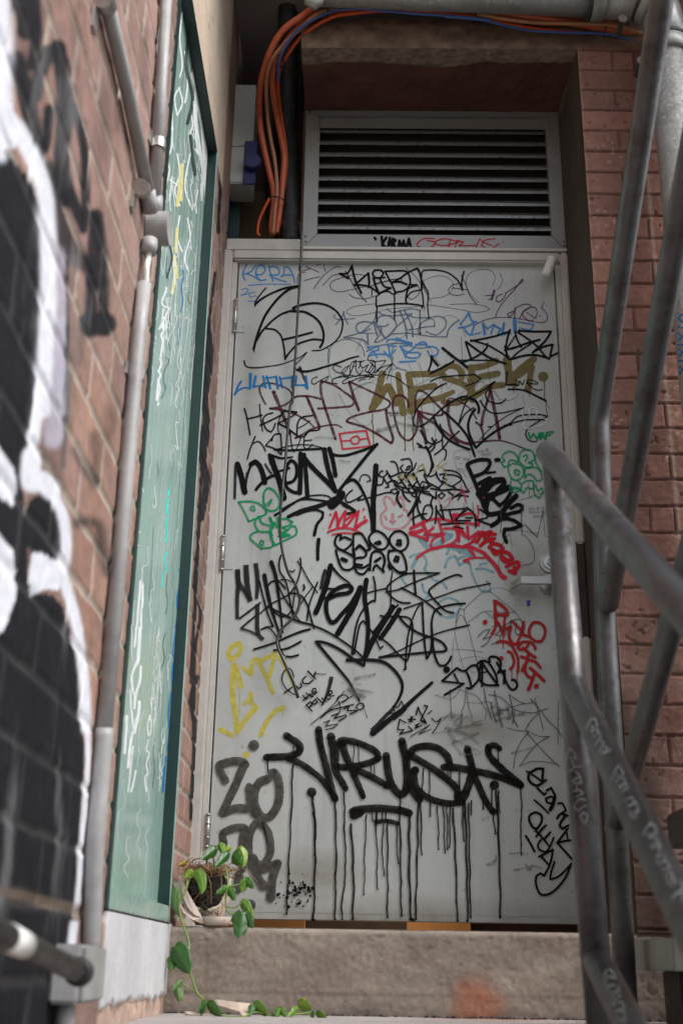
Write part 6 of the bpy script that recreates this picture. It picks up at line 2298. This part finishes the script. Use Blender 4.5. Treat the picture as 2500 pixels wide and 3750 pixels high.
def leafm(b, tp, wd, Y0, Y1, col, fold=.35, droop=.0, skew=0.):
    """heart-shaped leaf between two photo points, folded along its midrib"""
    B, T_ = P4(b[0], b[1], Y0), P4(tp[0], tp[1], Y1); ax_ = T_-B; L = ax_.length; ax_n = ax_.normalized()
    view = Vector(_f); side = ax_n.cross(view).normalized(); nrm = side.cross(ax_n).normalized()
    if nrm.y > 0: nrm = -nrm
    W_ = wd/3.136/F_PX*3.0/2; nl, ns = 12, 5; k0 = len(LV)
    prof_ = lambda q: 2.55*(q+.015)**.5*max(0, 1-q)**.92*(1.0+.12*math.sin(q*9))
    for i in range(nl+1):
        q = i/nl; hw = W_*max(.0, prof_(q))*1.0
        if i == nl: hw = 0
        lobe = -.10*L*math.exp(-(q/.10)**2)
        for j in range(-ns, ns+1):
            s = j/ns; back = lobe*abs(s)**1.2 if q < .25 else 0
            P_ = B+ax_n*(L*q+back)+side*(hw*s+skew*L*.10*math.sin(math.pi*q))-nrm*(abs(s)*hw*fold)+nrm*(-droop*L*q*q)+nrm*(.0012*math.sin(q*16+abs(s)*5)*abs(s))
            LV.append(P_); rib = .25*math.exp(-(s*7)**2); vein = .10*(math.sin((q*14-abs(s)*5)) > .75)*abs(s)
            cc = [c_*(1+rib+vein+random.uniform(-.04, .04)) for c_ in col]; LC.append(cc)
    for i in range(nl):
        for j in range(2*ns):
            a = k0+i*(2*ns+1)+j; LF.append((a, a+1, a+2*ns+2, a+2*ns+1))
DG, MG, BG, YG, PG = (.035, .115, .018), (.07, .175, .022), (.15, .28, .03), (.24, .36, .04), (.13, .22, .07)
for args in (
 ((600, 180), (435, 310), 120, -.34, -.37, DG, .3), ((640, 120), (680, 235), 90, -.34, -.35, BG, .5), ((770, 165), (660, 240), 70, -.34, -.35, YG, .3),
 ((745, 230), (580, 400), 100, -.36, -.40, DG, .3), ((790, 250), (885, 360), 150, -.36, -.39, MG, .25), ((870, 165), (905, 410), 110, -.34, -.35, YG, .6, 0, 1.),
 ((385, 430), (440, 710), 120, -.38, -.40, BG, .3, 0, .8), ((330, 440), (240, 520), 90, -.37, -.37, YG, .3), ((940, 540), (895, 690), 100, -.40, -.40, BG, .3), ((930, 530), (1035, 640), 90, -.40, -.41, MG, .3),
 ((740, 625), (595, 700), 80, -.40, -.42, MG, .3), ((740, 630), (820, 780), 100, -.40, -.42, MG, .3), ((895, 780), (1030, 980), 110, -.40, -.41, BG, .5), ((960, 900), (1025, 1020), 90, -.405, -.41, YG, .3),
 ((890, 905), (850, 1220), 190, -.41, -.43, DG, .35, 0, .4), ((950, 930), (1020, 1100), 90, -.41, -.42, DG, .3), ((145, 620), (180, 970), 95, -.39, -.40, PG, .5, 0, -1), ((265, 350), (165, 370), 70, -.33, -.36, (.45, .32, .08), .3),
 ((130, 1310), (295, 1620), 210, -.415, -.43, DG, .3), ((150, 1280), (250, 1400), 120, -.405, -.41, MG, .3), ((110, 1420), (70, 1590), 110, -.40, -.41, MG, .3), ((100, 1440), (200, 1560), 90, -.40, -.41, MG, .3),
 ((205, 1700), (90, 1820), 60, -.42, -.43, PG, .5), ((150, 1780), (190, 1950), 100, -.42, -.43, PG, .5), ((140, 1900), (225, 1915), 50, -.42, -.43, YG, .3),
 ((490, 1960), (410, 2040), 120, -.44, -.47, DG, .3), ((500, 1970), (670, 2110), 130, -.45, -.49, MG, .35), ((440, 2000), (440, 2090), 90, -.45, -.48, DG, .3),
 ((1020, 1970), (990, 2100), 70, -.47, -.49, DG, .3), ((1030, 1975), (1200, 2090), 130, -.46, -.49, BG, .35), ((1330, 2010), (1290, 2120), 80, -.48, -.50, MG, .4), ((1330, 2020), (1410, 2120), 70, -.48, -.50, BG, .4), ((1540, 2010), (1420, 2120), 70, -.47, -.50, BG, .4),
 ((1545, 1960), (1700, 2020), 130, -.46, -.48, YG, .3), ((1690, 2060), (1720, 2130), 60, -.48, -.50, MG, .3), ((1750, 2080), (1870, 2130), 90, -.48, -.50, BG, .3)):
    leafm(*args)
me = bpy.data.meshes.new('leaves'); me.from_pydata([tuple(v) for v in LV], [], LF); me.update()
ca = me.color_attributes.new('tint', 'FLOAT_COLOR', 'POINT'); ca.data.foreach_set('color', np.concatenate([np.array(LC), np.ones((len(LC), 1))], 1).reshape(-1).astype(np.float32))
lo_ = link('leaves', me, M['leafm'], vine, True)
md = lo_.modifiers.new('thick', 'SOLIDIFY'); md.thickness = .0004
# grit where step and landing meet
gb = bmesh.new()
for _ in range(260):
    x = random.uniform(XW+.01, 1.6); y = YF-random.uniform(.002, .03)*random.random(); s = random.uniform(.0015, .006)
    k = bmesh.ops.create_icosphere(gb, subdivisions=1, radius=s); off = Vector((x, y, ZL+s*.4))
    for v in k['verts']: v.co = Vector((v.co.x*random.uniform(.6, 1.5), v.co.y, v.co.z*.6))+off
tag(obj('grit', gb, M['rust']), 'loose grit along the foot of the doorstep', 'grit', kind='stuff')
# pale building added behind the viewer, out of view, only for reflections and shading
fb = thing('unseen_building', 'unseen pale building added behind the viewer for reflections and shading', 'building', (4, -16, -1.7))
obj('building_wall', bx((-6, -18, -1.7), (14, -16, 3.5)), M['far'], fb)
